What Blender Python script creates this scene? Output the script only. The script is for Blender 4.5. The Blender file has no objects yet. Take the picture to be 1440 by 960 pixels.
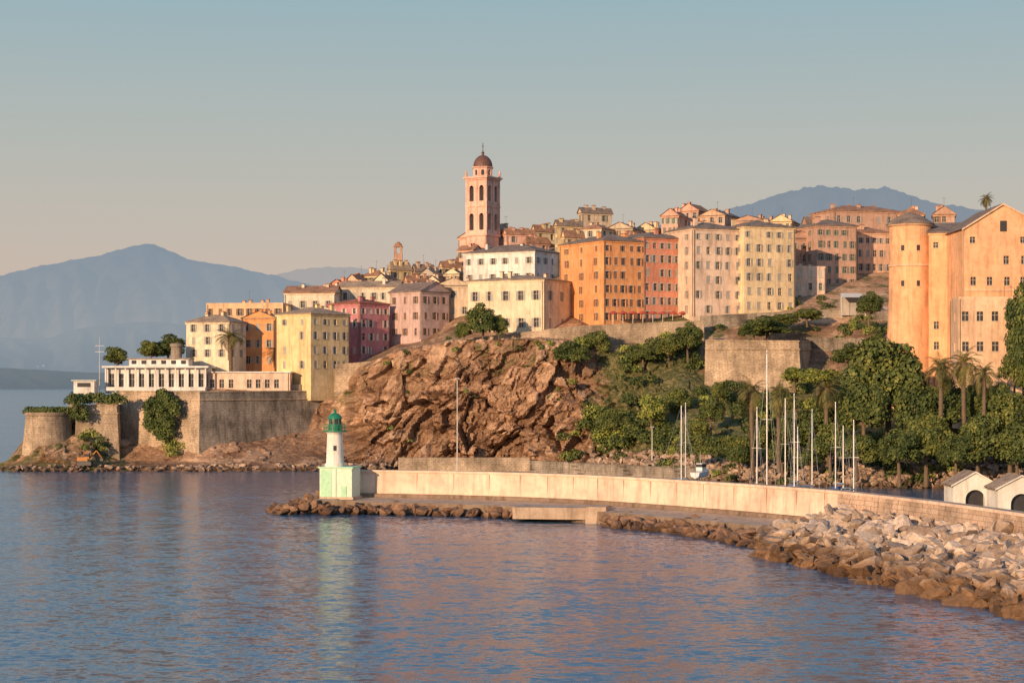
import bpy, math, random
import numpy as np
from mathutils import Vector, noise
random.seed(7); RNG=np.random.default_rng(7)
scene=bpy.context.scene
F=2687.0; EYE=20.0
def X(px,d): return (px-720)/F*d
def Z(py,d): return EYE-(py-540)/F*d
R=math.radians
# ------------------------------------------------------------------ materials
def newmat(name):
    m=bpy.data.materials.new(name); m.use_nodes=True
    nt=m.node_tree; nt.nodes.clear()
    out=nt.nodes.new('ShaderNodeOutputMaterial'); b=nt.nodes.new('ShaderNodeBsdfPrincipled')
    nt.links.new(b.outputs[0],out.inputs[0])
    return m,nt,b,out
def N(nt,t,**k):
    n=nt.nodes.new(t)
    for a,v in k.items():
        if a[0]=='_': n.inputs[a[1:].replace('_',' ')].default_value=v
        else: setattr(n,a,v)
    return n
def pos(nt,scale=(1,1,1)):
    g=N(nt,'ShaderNodeNewGeometry'); m=N(nt,'ShaderNodeMapping'); m.inputs['Scale'].default_value=scale
    nt.links.new(g.outputs['Position'],m.inputs['Vector']); return m.outputs[0]
def ramp(nt,fac,stops):
    r=N(nt,'ShaderNodeValToRGB'); cr=r.color_ramp
    while len(cr.elements)<len(stops): cr.elements.new(0.5)
    for e,(p,c) in zip(cr.elements,stops):
        e.position=p; e.color=(c[0],c[1],c[2],1) if hasattr(c,'__len__') else (c,c,c,1)
    nt.links.new(fac,r.inputs[0]); return r.outputs[0]
def nz(nt,vec,scale,detail=4,rough=.55,out=0):
    n=N(nt,'ShaderNodeTexNoise',_Scale=scale,_Detail=detail,_Roughness=rough); nt.links.new(vec,n.inputs['Vector']); return n.outputs[out]
def mul(nt,a,b,fac=1.0,mode='MULTIPLY'):
    m=N(nt,'ShaderNodeMixRGB',blend_type=mode)
    for i,v in ((0,fac),(1,a),(2,b)):
        if hasattr(v,'is_linked'): nt.links.new(v,m.inputs[i])
        elif i==0: m.inputs[0].default_value=v
        else: m.inputs[i].default_value=(v[0],v[1],v[2],1)
    return m.outputs[0]
def bump(nt,b,h,dist=.05,strength=1.0):
    n=N(nt,'ShaderNodeBump',_Distance=dist,_Strength=strength); nt.links.new(h,n.inputs['Height']); nt.links.new(n.outputs[0],b.inputs['Normal'])
def plaster(name,col,dirt=.6):
    m,nt,b,o=newmat(name)
    v=pos(nt); vs=pos(nt,(1,1,.12))
    a=ramp(nt,nz(nt,v,.18,4),[(.3,.8),(.7,1.12)])
    s=ramp(nt,nz(nt,vs,1.1,5,.65),[(.33,(.5,.46,.43)),(.52,(1,1,1))])
    s2=ramp(nt,nz(nt,v,.7,5,.7),[(.35,(.7,.66,.62)),(.55,(1,1,1))])
    c=mul(nt,col,a); c=mul(nt,c,s,dirt); c=mul(nt,c,s2,dirt)
    nt.links.new(c,b.inputs['Base Color']); b.inputs['Roughness'].default_value=.92
    b.inputs['Specular IOR Level'].default_value=.2
    bump(nt,b,nz(nt,v,3,4),.04)
    return m
def stone(name,c1,c2,w=.9,h=.42,dark=.5):
    m,nt,b,o=newmat(name)
    g=N(nt,'ShaderNodeNewGeometry'); sp=N(nt,'ShaderNodeSeparateXYZ'); nt.links.new(g.outputs['Position'],sp.inputs[0])
    ad=N(nt,'ShaderNodeMath',operation='ADD'); nt.links.new(sp.outputs[0],ad.inputs[0])
    my=N(nt,'ShaderNodeMath',operation='MULTIPLY'); my.inputs[1].default_value=.8; nt.links.new(sp.outputs[1],my.inputs[0]); nt.links.new(my.outputs[0],ad.inputs[1])
    cb=N(nt,'ShaderNodeCombineXYZ'); nt.links.new(ad.outputs[0],cb.inputs[0]); nt.links.new(sp.outputs[2],cb.inputs[1])
    br=N(nt,'ShaderNodeTexBrick'); nt.links.new(cb.outputs[0],br.inputs['Vector'])
    br.inputs['Color1'].default_value=(*c1,1); br.inputs['Color2'].default_value=(*c2,1); br.inputs['Mortar'].default_value=(c1[0]*.5,c1[1]*.48,c1[2]*.46,1)
    br.inputs['Scale'].default_value=1; br.inputs['Brick Width'].default_value=w; br.inputs['Row Height'].default_value=h; br.inputs['Mortar Size'].default_value=.03
    v=pos(nt)
    c=mul(nt,br.outputs[0],ramp(nt,nz(nt,v,.12,5,.6),[(.34,(.42,.42,.42)),(.6,(1.12,1.1,1.08))]),dark*1.6 if dark<.6 else 1)
    c=mul(nt,c,ramp(nt,nz(nt,pos(nt,(1,1,.2)),.6,5,.7),[(.35,.45),(.55,1.05)]),min(1,dark*1.2))
    c=mul(nt,c,ramp(nt,nz(nt,v,2.2,4,.7),[(.3,.6),(.7,1.2)]),.7)
    nt.links.new(c,b.inputs['Base Color']); b.inputs['Roughness'].default_value=.95; b.inputs['Specular IOR Level'].default_value=.15
    bump(nt,b,nz(nt,v,2.5,5,.7),.15)
    return m
def roofm(name,col):
    m,nt,b,o=newmat(name); v=pos(nt)
    c=mul(nt,col,ramp(nt,nz(nt,v,.5,5,.7),[(.3,(.5,.5,.52)),(.7,(1.35,1.25,1.15))]))
    c=mul(nt,c,ramp(nt,nz(nt,v,4,3,.7),[(.3,.6),(.7,1.3)]),.8)
    nt.links.new(c,b.inputs['Base Color']); b.inputs['Roughness'].default_value=.9; b.inputs['Specular IOR Level'].default_value=.2
    bump(nt,b,nz(nt,v,3.5,4,.6),.12); return m
def plain(name,col,rough=.6,metal=0,var=.25):
    m,nt,b,o=newmat(name); v=pos(nt)
    c=mul(nt,col,ramp(nt,nz(nt,v,1.7,4,.7),[(.3,1-var),(.7,1+var*.4)]))
    nt.links.new(c,b.inputs['Base Color']); b.inputs['Roughness'].default_value=rough; b.inputs['Metallic'].default_value=metal
    return m
M={}
for n,c in dict(cream=(.80,.68,.50),pale=(.78,.67,.53),white=(.82,.80,.76),yellow=(.82,.62,.34),ochre=(.80,.63,.40),orange=(.80,.38,.17),redpink=(.70,.31,.21),
        magenta=(.60,.27,.29),mauve=(.60,.44,.41),pinkcream=(.80,.61,.48),brownpink=(.58,.37,.28),pink=(.72,.43,.34),salmon=(.74,.48,.34),tower=(.80,.50,.40),
        citadel=(.84,.48,.27),citadel2=(.80,.55,.37),beige=(.62,.50,.38),grey=(.48,.43,.38),orangetan=(.78,.53,.33)).items():
    M[n]=plaster('plaster_'+n,c,.55)
M['rt']=roofm('tile_terracotta',(.40,.23,.15)); M['rg']=roofm('tile_grey',(.26,.21,.18)); M['rtan']=roofm('tile_tan',(.40,.31,.23)); M['rr']=roofm('tile_red',(.38,.15,.10))
M['glass']=plain('window_glass',(.055,.052,.055),.2)
M['frame']=plain('window_frame',(.55,.5,.42),.7)
for n,c in dict(sgreen=(.17,.2,.16),sgrey=(.38,.36,.33),sbrown=(.24,.14,.09),swhite=(.6,.56,.48),sblue=(.2,.27,.33)).items(): M[n]=plain('shutter_'+n[1:],c,.7)
M['bastion']=stone('bastion_stone',(.64,.50,.36),(.52,.40,.29)); M['bastion_g']=stone('bastion_stone_grey',(.42,.36,.29),(.33,.28,.23),.9,.4,.7)
M['moleblock']=stone('mole_stone',(.70,.52,.39),(.62,.44,.32),1.4,.6,.45)
M['molewall']=plaster('mole_render',(.86,.63,.49),.5)
M['concrete']=plaster('old_concrete',(.28,.205,.15),.8)
M['ledge']=plaster('ledge_concrete',(.58,.44,.33),.7)
M['metal']=plain('painted_metal',(.6,.6,.6),.4,.3); M['darkmetal']=plain('dark_metal',(.08,.08,.08),.5)
M['lgreen']=plain('lighthouse_green',(.02,.22,.12),.4); M['lmint']=plain('mint_paint',(.64,.78,.62),.6,0,.2); M['lmint2']=plain('mint_paint_dark',(.42,.72,.49),.6,0,.2); M['lwhite']=plaster('white_paint',(.82,.78,.70),.45)
M['dome']=plain('dome_copper_brown',(.15,.075,.055),.6)
M['hull']=plain('boat_gelcoat',(.78,.78,.76),.3,0,.08); M['hullblue']=plain('boat_blue',(.05,.1,.25),.3); M['wood']=plain('teak',(.25,.14,.07),.7)
M['awning']=plain('awning_cloth',(.5,.08,.05),.8); M['awnw']=plain('awning_white',(.7,.66,.58),.8)
M['excav']=plain('machine_orange',(.5,.2,.04),.5)
def leafm(name,c1,c2,c3):
    m,nt,b,o=newmat(name); g=N(nt,'ShaderNodeNewGeometry')
    v=pos(nt)
    c=ramp(nt,g.outputs['Random Per Island'],[(0,c1),(.5,c2),(1,c3)])
    c=mul(nt,c,ramp(nt,nz(nt,v,.3,2),[(.35,(.62,.68,.66)),(.65,(1.45,1.3,1.1))]))
    nt.links.new(c,b.inputs['Base Color']); b.inputs['Roughness'].default_value=.75; b.inputs['Specular IOR Level'].default_value=.2
    return m
M['leaf']=leafm('foliage_green',(.06,.09,.03),(.115,.15,.045),(.20,.21,.07))
M['leafd']=leafm('foliage_dark',(.045,.075,.028),(.085,.12,.04),(.14,.16,.052))
M['leafl']=leafm('foliage_lime',(.14,.18,.045),(.21,.26,.065),(.29,.31,.09))
M['palm']=leafm('palm_fronds',(.09,.10,.04),(.15,.15,.06),(.24,.19,.08))
M['bark']=plain('bark',(.17,.12,.08),.95)
# ------------------------------------------------------------------ mesh helpers
def mkobj(name,verts,faces,mats,mi=None,loc=(0,0,0),parent=None,smooth=False):
    me=bpy.data.meshes.new(name); me.from_pydata([tuple(v) for v in verts],[],faces)
    for m in mats: me.materials.append(m)
    if mi is not None: me.polygons.foreach_set('material_index',mi)
    if smooth: me.polygons.foreach_set('use_smooth',[True]*len(me.polygons))
    me.update()
    ob=bpy.data.objects.new(name,me); scene.collection.objects.link(ob); ob.location=loc
    if parent: ob.parent=parent
    return ob
class B:
    """collects parts (name -> verts, faces, material) and writes an empty with children"""
    def __init__(s,name,loc=(0,0,0)): s.name=name; s.loc=Vector(loc); s.p={}
    def part(s,n,mat):
        if n not in s.p: s.p[n]=([],[],mat)
        return s.p[n]
    def poly(s,n,mat,pts):
        v,f,_=s.part(n,mat); k=len(v); v.extend([Vector(p)-s.loc for p in pts]); f.append(tuple(range(k,k+len(pts))))
    def box(s,n,mat,c,u,w,l,dims):
        c=Vector(c); u=Vector(u)*dims[0]/2; w=Vector(w)*dims[1]/2; l=Vector(l)*dims[2]/2
        q=[c-u-w-l,c+u-w-l,c+u+w-l,c-u+w-l,c-u-w+l,c+u-w+l,c+u+w+l,c-u+w+l]
        for f in ((3,2,1,0),(4,5,6,7),(0,1,5,4),(1,2,6,5),(2,3,7,6),(3,0,4,7)): s.poly(n,mat,[q[i] for i in f])
    def abox(s,n,mat,c,dims): s.box(n,mat,c,(1,0,0),(0,1,0),(0,0,1),dims)
    def lathe(s,n,mat,c,prof,seg=24,a0=0):
        c=Vector(c)
        for (r0,z0),(r1,z1) in zip(prof[:-1],prof[1:]):
            for i in range(seg):
                a=a0+2*math.pi*i/seg; b=a0+2*math.pi*(i+1)/seg
                p=[c+Vector((r0*math.cos(a),r0*math.sin(a),z0)),c+Vector((r0*math.cos(b),r0*math.sin(b),z0)),c+Vector((r1*math.cos(b),r1*math.sin(b),z1)),c+Vector((r1*math.cos(a),r1*math.sin(a),z1))]
                if r1<1e-4: p=p[:3]
                elif r0<1e-4: p=[p[0],p[2],p[3]]
                s.poly(n,mat,p)
    def tube(s,n,mat,a,b,r0,r1,seg=7):
        a=Vector(a); b=Vector(b); d=(b-a).normalized(); u=d.orthogonal().normalized(); w=d.cross(u)
        for i in range(seg):
            t0=2*math.pi*i/seg; t1=2*math.pi*(i+1)/seg
            e0=u*math.cos(t0)+w*math.sin(t0); e1=u*math.cos(t1)+w*math.sin(t1)
            s.poly(n,mat,[a+e0*r0,a+e1*r0,b+e1*r1,b+e0*r1])
    def done(s):
        e=bpy.data.objects.new(s.name,None); scene.collection.objects.link(e); e.location=s.loc; e.empty_display_size=1
        for n,(v,f,mat) in s.p.items(): mkobj(n,v,f,[mat],parent=e)
        return e
UP=Vector((0,0,1))
def facade(b,O,U,W,Hh,cols,rows,wall,ww=1.0,wh=1.75,shut=None,arch=False,skip=.05,ground=True,surround=False,depth=.3,bandlow=.27):
    """wall plane with real recessed openings. O bottom-left seen from outside, U unit to the right; outward = U x UP"""
    U=Vector(U); Nn=U.cross(UP).normalized(); O=Vector(O)
    pt=lambda x,z,o=0: O+U*x+UP*z+Nn*o
    if cols<1 or rows<1:
        b.poly('walls',wall,[pt(0,0),pt(W,0),pt(W,Hh),pt(0,Hh)]); return
    cw=W/cols; rh=Hh/rows; ww=min(ww,cw*.5); z=0
    for r in range(rows):
        z0=r*rh+bandlow*rh; h=min(wh,rh*.62)
        if rows>=4 and r==rows-1: h*=.75
        z1=z0+h
        b.poly('walls',wall,[pt(0,z),pt(W,z),pt(W,z0),pt(0,z0)])
        x=0
        for c in range(cols):
            if random.random()<skip: continue
            xc=(c+.5)*cw+(random.uniform(-.12,.12) if not arch else 0); xa=xc-ww/2; xb=xc+ww/2
            b.poly('walls',wall,[pt(x,z0),pt(xa,z0),pt(xa,z1),pt(x,z1)]); x=xb
            q=[(xa,z0),(xb,z0),(xb,z1),(xa,z1)]
            for i in range(4):
                a_,b_=q[i],q[(i+1)%4]
                b.poly('walls',wall,[pt(*a_),pt(*a_,-depth),pt(*b_,-depth),pt(*b_)][::-1])
            b.poly('windows',M['glass'],[pt(*k,-depth) for k in q])
            if arch:
                rr=ww/2; zc=z1-rr
                for sgn in (-1,1):
                    pts=[pt(xc+sgn*rr,z1)]+[pt(xc+sgn*rr*math.cos(t),zc+rr*math.sin(t)) for t in [math.pi/2*k/6 for k in range(7)]]
                    b.poly('walls',wall,pts if sgn<0 else pts[::-1])
            else:
                b.box('window_frames',M['frame'],pt(xc,(z0+z1)/2,-depth+.04),U,UP,Nn,(.09,h,.06))
                b.box('window_frames',M['frame'],pt(xc,z0+h*.62,-depth+.045),U,UP,Nn,(ww,.08,.06))
                b.box('sills',M['frame'],pt(xc,z0-.06,.06),U,UP,Nn,(ww+.3,.12,.16))
                if surround: b.box('sills',M['frame'],pt(xc,z1+.1,.04),U,UP,Nn,(ww+.3,.18,.1))
                if shut:
                    t=random.random()
                    if t<.55:
                        for sg in (-1,1): b.box('shutters',shut,pt(xc+sg*(ww/2+ww*.26),(z0+z1)/2,.045),U,UP,Nn,(ww*.48,h,.06))
                    elif t<.7:
                        b.box('shutters',shut,pt(xc-(ww/2+ww*.26),(z0+z1)/2,.045),U,UP,Nn,(ww*.48,h,.06)); b.box('shutters',shut,pt(xc+ww*.25,(z0+z1)/2,-.1),U,UP,Nn,(ww*.5-.02,h-.02,.06))
                    elif t<.93:
                        b.box('shutters',shut,pt(xc,(z0+z1)/2,-.1),U,UP,Nn,(ww-.02,h-.02,.06))
        b.poly('walls',wall,[pt(x,z0),pt(W,z0),pt(W,z1),pt(x,z1)]); z=z1
    b.poly('walls',wall,[pt(0,z),pt(W,z),pt(W,Hh),pt(0,Hh)])
    if W>4 and Hh>5:
        xx=W*random.choice([.02,.98]); b.box('drainpipe',M['bark'],pt(xx,Hh/2,.07),U,UP,Nn,(.13,Hh,.12))
def roof(b,C,zE,kind,rh,mat,wall,ov=.45):
    c=[Vector((p[0],p[1],0)) for p in C]
    e1=(c[1]-c[0]).length; e2=(c[2]-c[1]).length
    if e1<e2: c=[c[1],c[2],c[3],c[0]]; e1,e2=e2,e1
    u=(c[1]-c[0]).normalized(); w=(c[2]-c[1]).normalized()
    if kind=='flat':
        top=[p+UP*(zE-.5) for p in c]; b.poly('roof',mat,top)
        t=.3
        for i in range(4):
            a,d=c[i],c[(i+1)%4]; dd=(d-a).normalized(); n=dd.cross(UP); L=(d-a).length-(0 if i%2==0 else 2*t)
            b.box('parapet',wall,(a+d)/2-n*(t/2-.03)+UP*(zE+.1),dd,UP,n,(L,.7,t))
        return
    o=[c[0]-u*ov-w*ov,c[1]+u*ov-w*ov,c[2]+u*ov+w*ov,c[3]-u*ov+w*ov]
    lo=[p+UP*zE for p in o]; mi=[p+UP*(zE+.22) for p in o]
    b.poly('roof',mat,lo[::-1])
    for i in range(4): j=(i+1)%4; b.poly('roof',mat,[lo[i],lo[j],mi[j],mi[i]])
    for i in range(4):
        a,d=c[i],c[(i+1)%4]; dd=(d-a).normalized(); n=dd.cross(UP)
        b.box('cornice',wall,(a+d)/2+n*.1+UP*(zE-.22),dd,UP,n,((d-a).length+(.4 if i%2==0 else 0),.36,.2))
    hz=UP*(zE+.22+rh)
    m0=(o[0]+o[3])/2; m1=(o[1]+o[2])/2
    k=e2/2 if kind=='hip' else 0
    if kind=='hip' and e1-e2<.5: k=e2*.46
    r0=m0+u*k+hz; r1=m1-u*k+hz
    b.poly('roof',mat,[mi[0],mi[1],r1,r0]); b.poly('roof',mat,[mi[2],mi[3],r0,r1])
    if kind=='hip':
        b.poly('roof',mat,[mi[1],mi[2],r1]); b.poly('roof',mat,[mi[3],mi[0],r0])
    else:
        b.poly('walls',wall,[mi[1]-u*ov,mi[2]-u*ov,r1-u*ov]); b.poly('walls',wall,[mi[3]+u*ov,mi[0]+u*ov,r0+u*ov])
def house(name,pl,pc,pr,d,a,ye,yb,rows,cA,cB,wall,rf='rg',kind='hip',rh=2.2,shut='sgrey',lenA=None,lenB=None,found=7,ww=1.0,wh=1.8,chim=4,surround=False,skip=.06,arch=False):
    a=R(a); Cx=X(pc,d); C=Vector((Cx,d,0)); dA=Vector((-math.cos(a),math.sin(a),0)); dB=Vector((math.sin(a),math.cos(a),0))
    def solve(px,dr):
        k=(px-720)/F; return (k*d-Cx)/(dr.x-k*dr.y)
    LA=lenA if lenA else solve(pl,dA); LB=lenB if lenB else solve(pr,dB)
    zb=Z(yb,d); ze=Z(ye,d); Hh=ze-zb
    b=B(name,(C.x,C.y,zb)); w=M[wall] if isinstance(wall,str) else wall; sh=M[shut] if shut else None
    pA=C+dA*LA; pB=C+dB*LB; pD=pA+dB*LB
    kw=dict(shut=sh,ww=ww,wh=wh,surround=surround,skip=skip,arch=arch)
    zv=UP*zb
    facade(b,pA+zv,-dA,LA,Hh,cA,rows,w,**kw); facade(b,C+zv,dB,LB,Hh,cB,rows,w,**kw)
    facade(b,pB+zv,dA,LA,Hh,max(1,cA),rows,w,**kw); facade(b,pD+zv,-dB,LB,Hh,max(0,cB-1),rows,w,**kw)
    q=[pA,C,pB,pD]
    for i in range(4):
        p0,p1=q[i],q[(i+1)%4]; b.poly('walls',w,[p0+UP*(zb-found),p1+UP*(zb-found),p1+zv,p0+zv])
    roof(b,q,ze,kind,rh,M[rf],w)
    for i in range(chim):
        s,t=random.uniform(.15,.85),random.uniform(.15,.85); cp=pA+(-dA)*LA*s+dB*LB*t
        hh=rh*random.uniform(.8,1.1)+.9 if kind!='flat' else 1.6
        b.box('chimney',w,cp+UP*(ze+hh/2-.3),dA,dB,UP,(.7,.9,hh)); b.box('chimney_cap',M['rt'],cp+UP*(ze+hh-.2),dA,dB,UP,(.95,1.15,.18))
    if random.random()<.4:
        cp=pA+(-dA)*LA*random.uniform(.3,.7)+dB*LB*.5; b.tube('aerial',M['darkmetal'],cp+UP*ze,cp+UP*(ze+rh+3),.04,.04,4); b.box('aerial',M['darkmetal'],cp+UP*(ze+rh+2.7),dA,dB,UP,(1.2,.05,.05))
    b.done(); return dict(C=C,dA=dA,dB=dB,LA=LA,LB=LB,zb=zb,ze=ze,endB=pB)
# ------------------------------------------------------------------ terrain (lofted cross sections, displaced)
SEC={ # bearing : (distance, height) from sea bed, shore, foot, mid, brow, terrace, town, ridge, back
-260:[(436,-4),(442,-4),(447,-4),(452,-4),(458,-4),(470,-5),(500,-6),(540,-6),(640,-7)],
-40:[(436,-3),(441,-1),(447,-1),(452,-1),(458,-1),(470,-2),(500,-5),(540,-6),(640,-7)],
10:[(434,-2),(440,.7),(447,1.6),(452,2.2),(458,1.8),(470,1),(500,-2),(540,-5),(640,-7)],
60:[(432,-2),(438,1),(442,4.0),(446,6.5),(456,11),(470,12.5),(490,9),(530,-1),(640,-7)],
100:[(433,-2),(440,1),(444,4.0),(449,7.5),(460,13),(470,14.5),(490,12),(530,1),(640,-7)],
130:[(434,-2),(440,1),(445,3.5),(451,7),(461,13),(470,15),(490,14),(530,3),(640,-7)],
180:[(434,-2),(442,1),(452,2.5),(464,9),(468,16),(474,18),(490,19),(530,14),(640,-5)],
240:[(434,-2),(440,.8),(446,2),(457,8),(461,17),(472,19),(490,20),(530,16),(640,-5)],
300:[(434,-2),(439,.8),(444,2),(454,8),(459,17.4),(476,20.5),(500,23),(540,24),(640,0)],
360:[(436,-2),(441,1),(449,3),(461,8),(466,18),(476,21.5),(500,25),(540,27),(640,3)],
430:[(438,-2),(442,1.2),(453,4),(467,9),(473,18.2),(478,21.5),(500,26),(540,28),(640,5)],
475:[(438,-2),(442,1.2),(451,4),(464,10.5),(475,18.3),(480,23),(510,27),(560,34),(640,12)],
500:[(438,-2),(443,1.2),(450,3),(457,12),(463,22.5),(478,24.5),(510,28),(560,36),(640,15)],
560:[(439,-2),(444,1.2),(449,3),(454,17),(459,28.3),(480,28.8),(510,32),(560,45),(640,30)],
660:[(438,-2),(442,1.2),(446,3),(450,17),(455,30.4),(475,31),(505,40),(560,58),(640,40)],
760:[(437,-2),(441,1.2),(445,3),(449,17),(454,30.8),(474,32),(510,46),(560,60),(640,45)],
830:[(425,-2),(432,1.2),(438,3),(447,15),(457,29),(476,33.5),(520,50),(560,60),(640,45)],
920:[(402,-2),(410,1.2),(418,4),(440,15),(458,27),(474,33.5),(520,50),(560,60),(640,45)],
1000:[(385,-2),(393,1.2),(402,4),(432,14),(452,21),(476,35),(520,50),(560,60),(640,45)],
1060:[(374,-2),(382,1.2),(390,4),(425,12),(446,19),(474,34.5),(520,50),(560,60),(640,45)],
1160:[(368,-2),(376,1.2),(384,4),(415,12),(445,20),(474,36),(520,50),(560,60),(640,45)],
1240:[(365,-2),(373,1.2),(381,4),(405,12),(425,22),(470,36),(520,50),(560,58),(640,45)],
1440:[(360,-2),(368,1.2),(376,4),(392,13),(404,22),(460,34),(520,48),(560,54),(640,45)],
1800:[(355,-2),(363,1.2),(371,4),(392,14),(404,22),(460,34),(520,48),(560,54),(640,45)]}
KP=sorted(SEC)
def sec(px):
    px=max(KP[0],min(KP[-1],px))
    for a_,b_ in zip(KP[:-1],KP[1:]):
        if px<=b_: break
    t=(px-a_)/(b_-a_)
    if b_-a_>70: t=t*t*(3-2*t)
    return [(p[0]*(1-t)+q[0]*t,p[1]*(1-t)+q[1]*t) for p,q in zip(SEC[a_],SEC[b_])]
def ground(px,d):
    s=sec(px)
    for p,q in zip(s[:-1],s[1:]):
        if d<=q[0]: t=max(0,(d-p[0])/(q[0]-p[0])); return p[1]*(1-t)+q[1]*t
    return s[-1][1]
def hit(px,py):
    s=sec(px)
    for p,q in zip(s[:-1],s[1:]):
        for k in range(12):
            t=k/12; d=p[0]*(1-t)+q[0]*t; z=p[1]*(1-t)+q[1]*t
            if 540+(EYE-z)*F/d<=py and z>-.5: return Vector((X(px,d),d,z))
    return Vector((X(px,470),470,ground(px,470)))
segn=[6,10,58,56,24,22,12,8]
pxs=np.concatenate([np.arange(-260,420,3.0),np.arange(420,1010,2.1),np.arange(1010,1801,3.6)])
ampk=[.1,.5,1,1,.40,.04,.03,.03,0]
grid=[];amps=[];veg=[]
def vegf(px,s):
    v=0
    if px>790: v=min(.75,(px-790)/160.)
    if s>4.1: v*=.35 if px>985 else .6
    if px<180: v=.32
    if 420<px<790: v=.08 if s<3.4 else .22
    return v
for px in pxs:
    s=sec(px); col=[];am=[];vg=[]
    ck=np.interp(px,[-300,60,150,250,440,500,850,930,1800],[.3,.4,.35,.2,.3,1,1,.55,.35])
    for i,n in enumerate(segn):
        p,q=s[i],s[i+1]
        for k in range(n+(1 if i==7 else 0)):
            t=k/n; d=p[0]*(1-t)+q[0]*t; z=p[1]*(1-t)+q[1]*t
            col.append((X(px,d),d,z)); am.append((ampk[i]*(1-t)+ampk[i+1]*t)*ck); vg.append(vegf(px,i+t))
    grid.append(col);amps.append(am);veg.append(vg)
G=np.array(grid);A=np.array(amps);V=np.array(veg)
du=np.gradient(G,axis=0); dv=np.gradient(G,axis=1); nn=np.cross(du,dv); nn/=np.linalg.norm(nn,axis=2,keepdims=True)+1e-9
nn[:,:,2]*=.35
nu,nv=A.shape; Dm=np.zeros((nu,nv)); Tn=np.zeros((nu,nv))+.5
def facet(p,k):
    ds,pts=noise.voronoi(p); c=pts[0]; h=noise.cell(c*37.7+Vector((k,k,k))); tv=noise.cell_vector(c*23.1+Vector((k*2,k,k*3)))
    tilt=(p-c).dot(Vector((tv[0],tv[1],tv[2]))*2-Vector((1,1,1)))
    edge=max(0,1-(ds[1]-ds[0])*7)
    return h,tilt,edge
for i in range(nu):
    for j in range(nv):
        if A[i,j]<.03: continue
        x,y,z=G[i,j]
        wx=noise.noise(Vector((x*.09,y*.09,z*.09)))*3.4+noise.noise(Vector((x*.4,y*.4,z*.4)))*1.0
        sx=x*.80+z*.60+wx; sz=-x*.60+z*.80+wx
        r=noise.ridged_multi_fractal(Vector((sx*.04+3,y*.03,sz*.10)),.7,2.1,6,1.0,2.0)
        h1,t1,e1=facet(Vector((sx*.075,y*.07,sz*.14)),1)
        h2,t2,e2=facet(Vector((sx*.22,y*.2,sz*.34)),5)
        h3,t3,e3=facet(Vector((sx*.65,y*.65,sz*.9)),9)
        big=noise.noise(Vector((x*.045+5,y*.02,z*.03)))
        Dm[i,j]=A[i,j]*((r-1.0)*1.9+(h1-.5)*2.8+t1*2.0-e1*.7+(h2-.5)*1.8+t2*1.9-e2*.45+(h3-.5)*.65+t3*.5+big*6.5-1.2)
        Tn[i,j]=.35*h1+.35*h2+.3*h3-.1*e1-.08*e2+.12*(r-1)
G2=G+nn*Dm[:,:,None]
vs=G2.reshape(-1,3).tolist(); fs=[]
for i in range(nu-1):
    for j in range(nv-1):
        k=i*nv+j; fs.append((k,k+nv,k+nv+1,k+1))
m,nt,b_,o_=newmat('rocky_terrain')
v=pos(nt); at=N(nt,'ShaderNodeAttribute',attribute_name='veg'); tn=N(nt,'ShaderNodeAttribute',attribute_name='tone')
mp=N(nt,'ShaderNodeMapping'); g_=N(nt,'ShaderNodeNewGeometry'); nt.links.new(g_.outputs['Position'],mp.inputs['Vector']); mp.inputs['Rotation'].default_value=(0,R(-35),0); mp.inputs['Scale'].default_value=(.5,.8,1.8)
c=ramp(nt,nz(nt,mp.outputs[0],.2,7,.7),[(.30,(.25,.155,.10)),(.44,(.45,.285,.185)),(.55,(.62,.42,.28)),(.72,(.74,.56,.41))])
c=mul(nt,c,ramp(nt,tn.outputs['Fac'],[(.0,(.62,.57,.54)),(.45,(1.05,1,.96)),(.85,(1.25,1.2,1.14))]))
c=mul(nt,c,ramp(nt,nz(nt,v,1.2,5,.75),[(.35,.5),(.6,1.15)]),.75)
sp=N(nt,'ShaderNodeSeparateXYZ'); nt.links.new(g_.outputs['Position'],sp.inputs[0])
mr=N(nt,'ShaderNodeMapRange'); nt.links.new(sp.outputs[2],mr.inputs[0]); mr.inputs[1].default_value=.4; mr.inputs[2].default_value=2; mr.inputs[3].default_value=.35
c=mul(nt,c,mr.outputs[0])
gr=ramp(nt,nz(nt,v,.8,5,.7),[(.3,(.06,.075,.03)),(.5,(.13,.135,.055)),(.7,(.34,.26,.15))])
ms=N(nt,'ShaderNodeMath',operation='ADD'); nt.links.new(at.outputs['Fac'],ms.inputs[0]); nt.links.new(nz(nt,v,.16,6,.7),ms.inputs[1])
mk=ramp(nt,ms.outputs[0],[(.76,0),(.90,1)])
c=mul(nt,c,gr,mk,'MIX')
nt.links.new(c,b_.inputs['Base Color']); b_.inputs['Roughness'].default_value=.95; b_.inputs['Specular IOR Level'].default_value=.15
bump(nt,b_,nz(nt,mp.outputs[0],.9,6,.72),.7)
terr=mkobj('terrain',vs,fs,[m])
ca=terr.data.attributes.new('veg','FLOAT','POINT'); ca.data.foreach_set('value',V.reshape(-1).tolist())
ca=terr.data.attributes.new('tone','FLOAT','POINT'); ca.data.foreach_set('value',Tn.reshape(-1).tolist())
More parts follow.
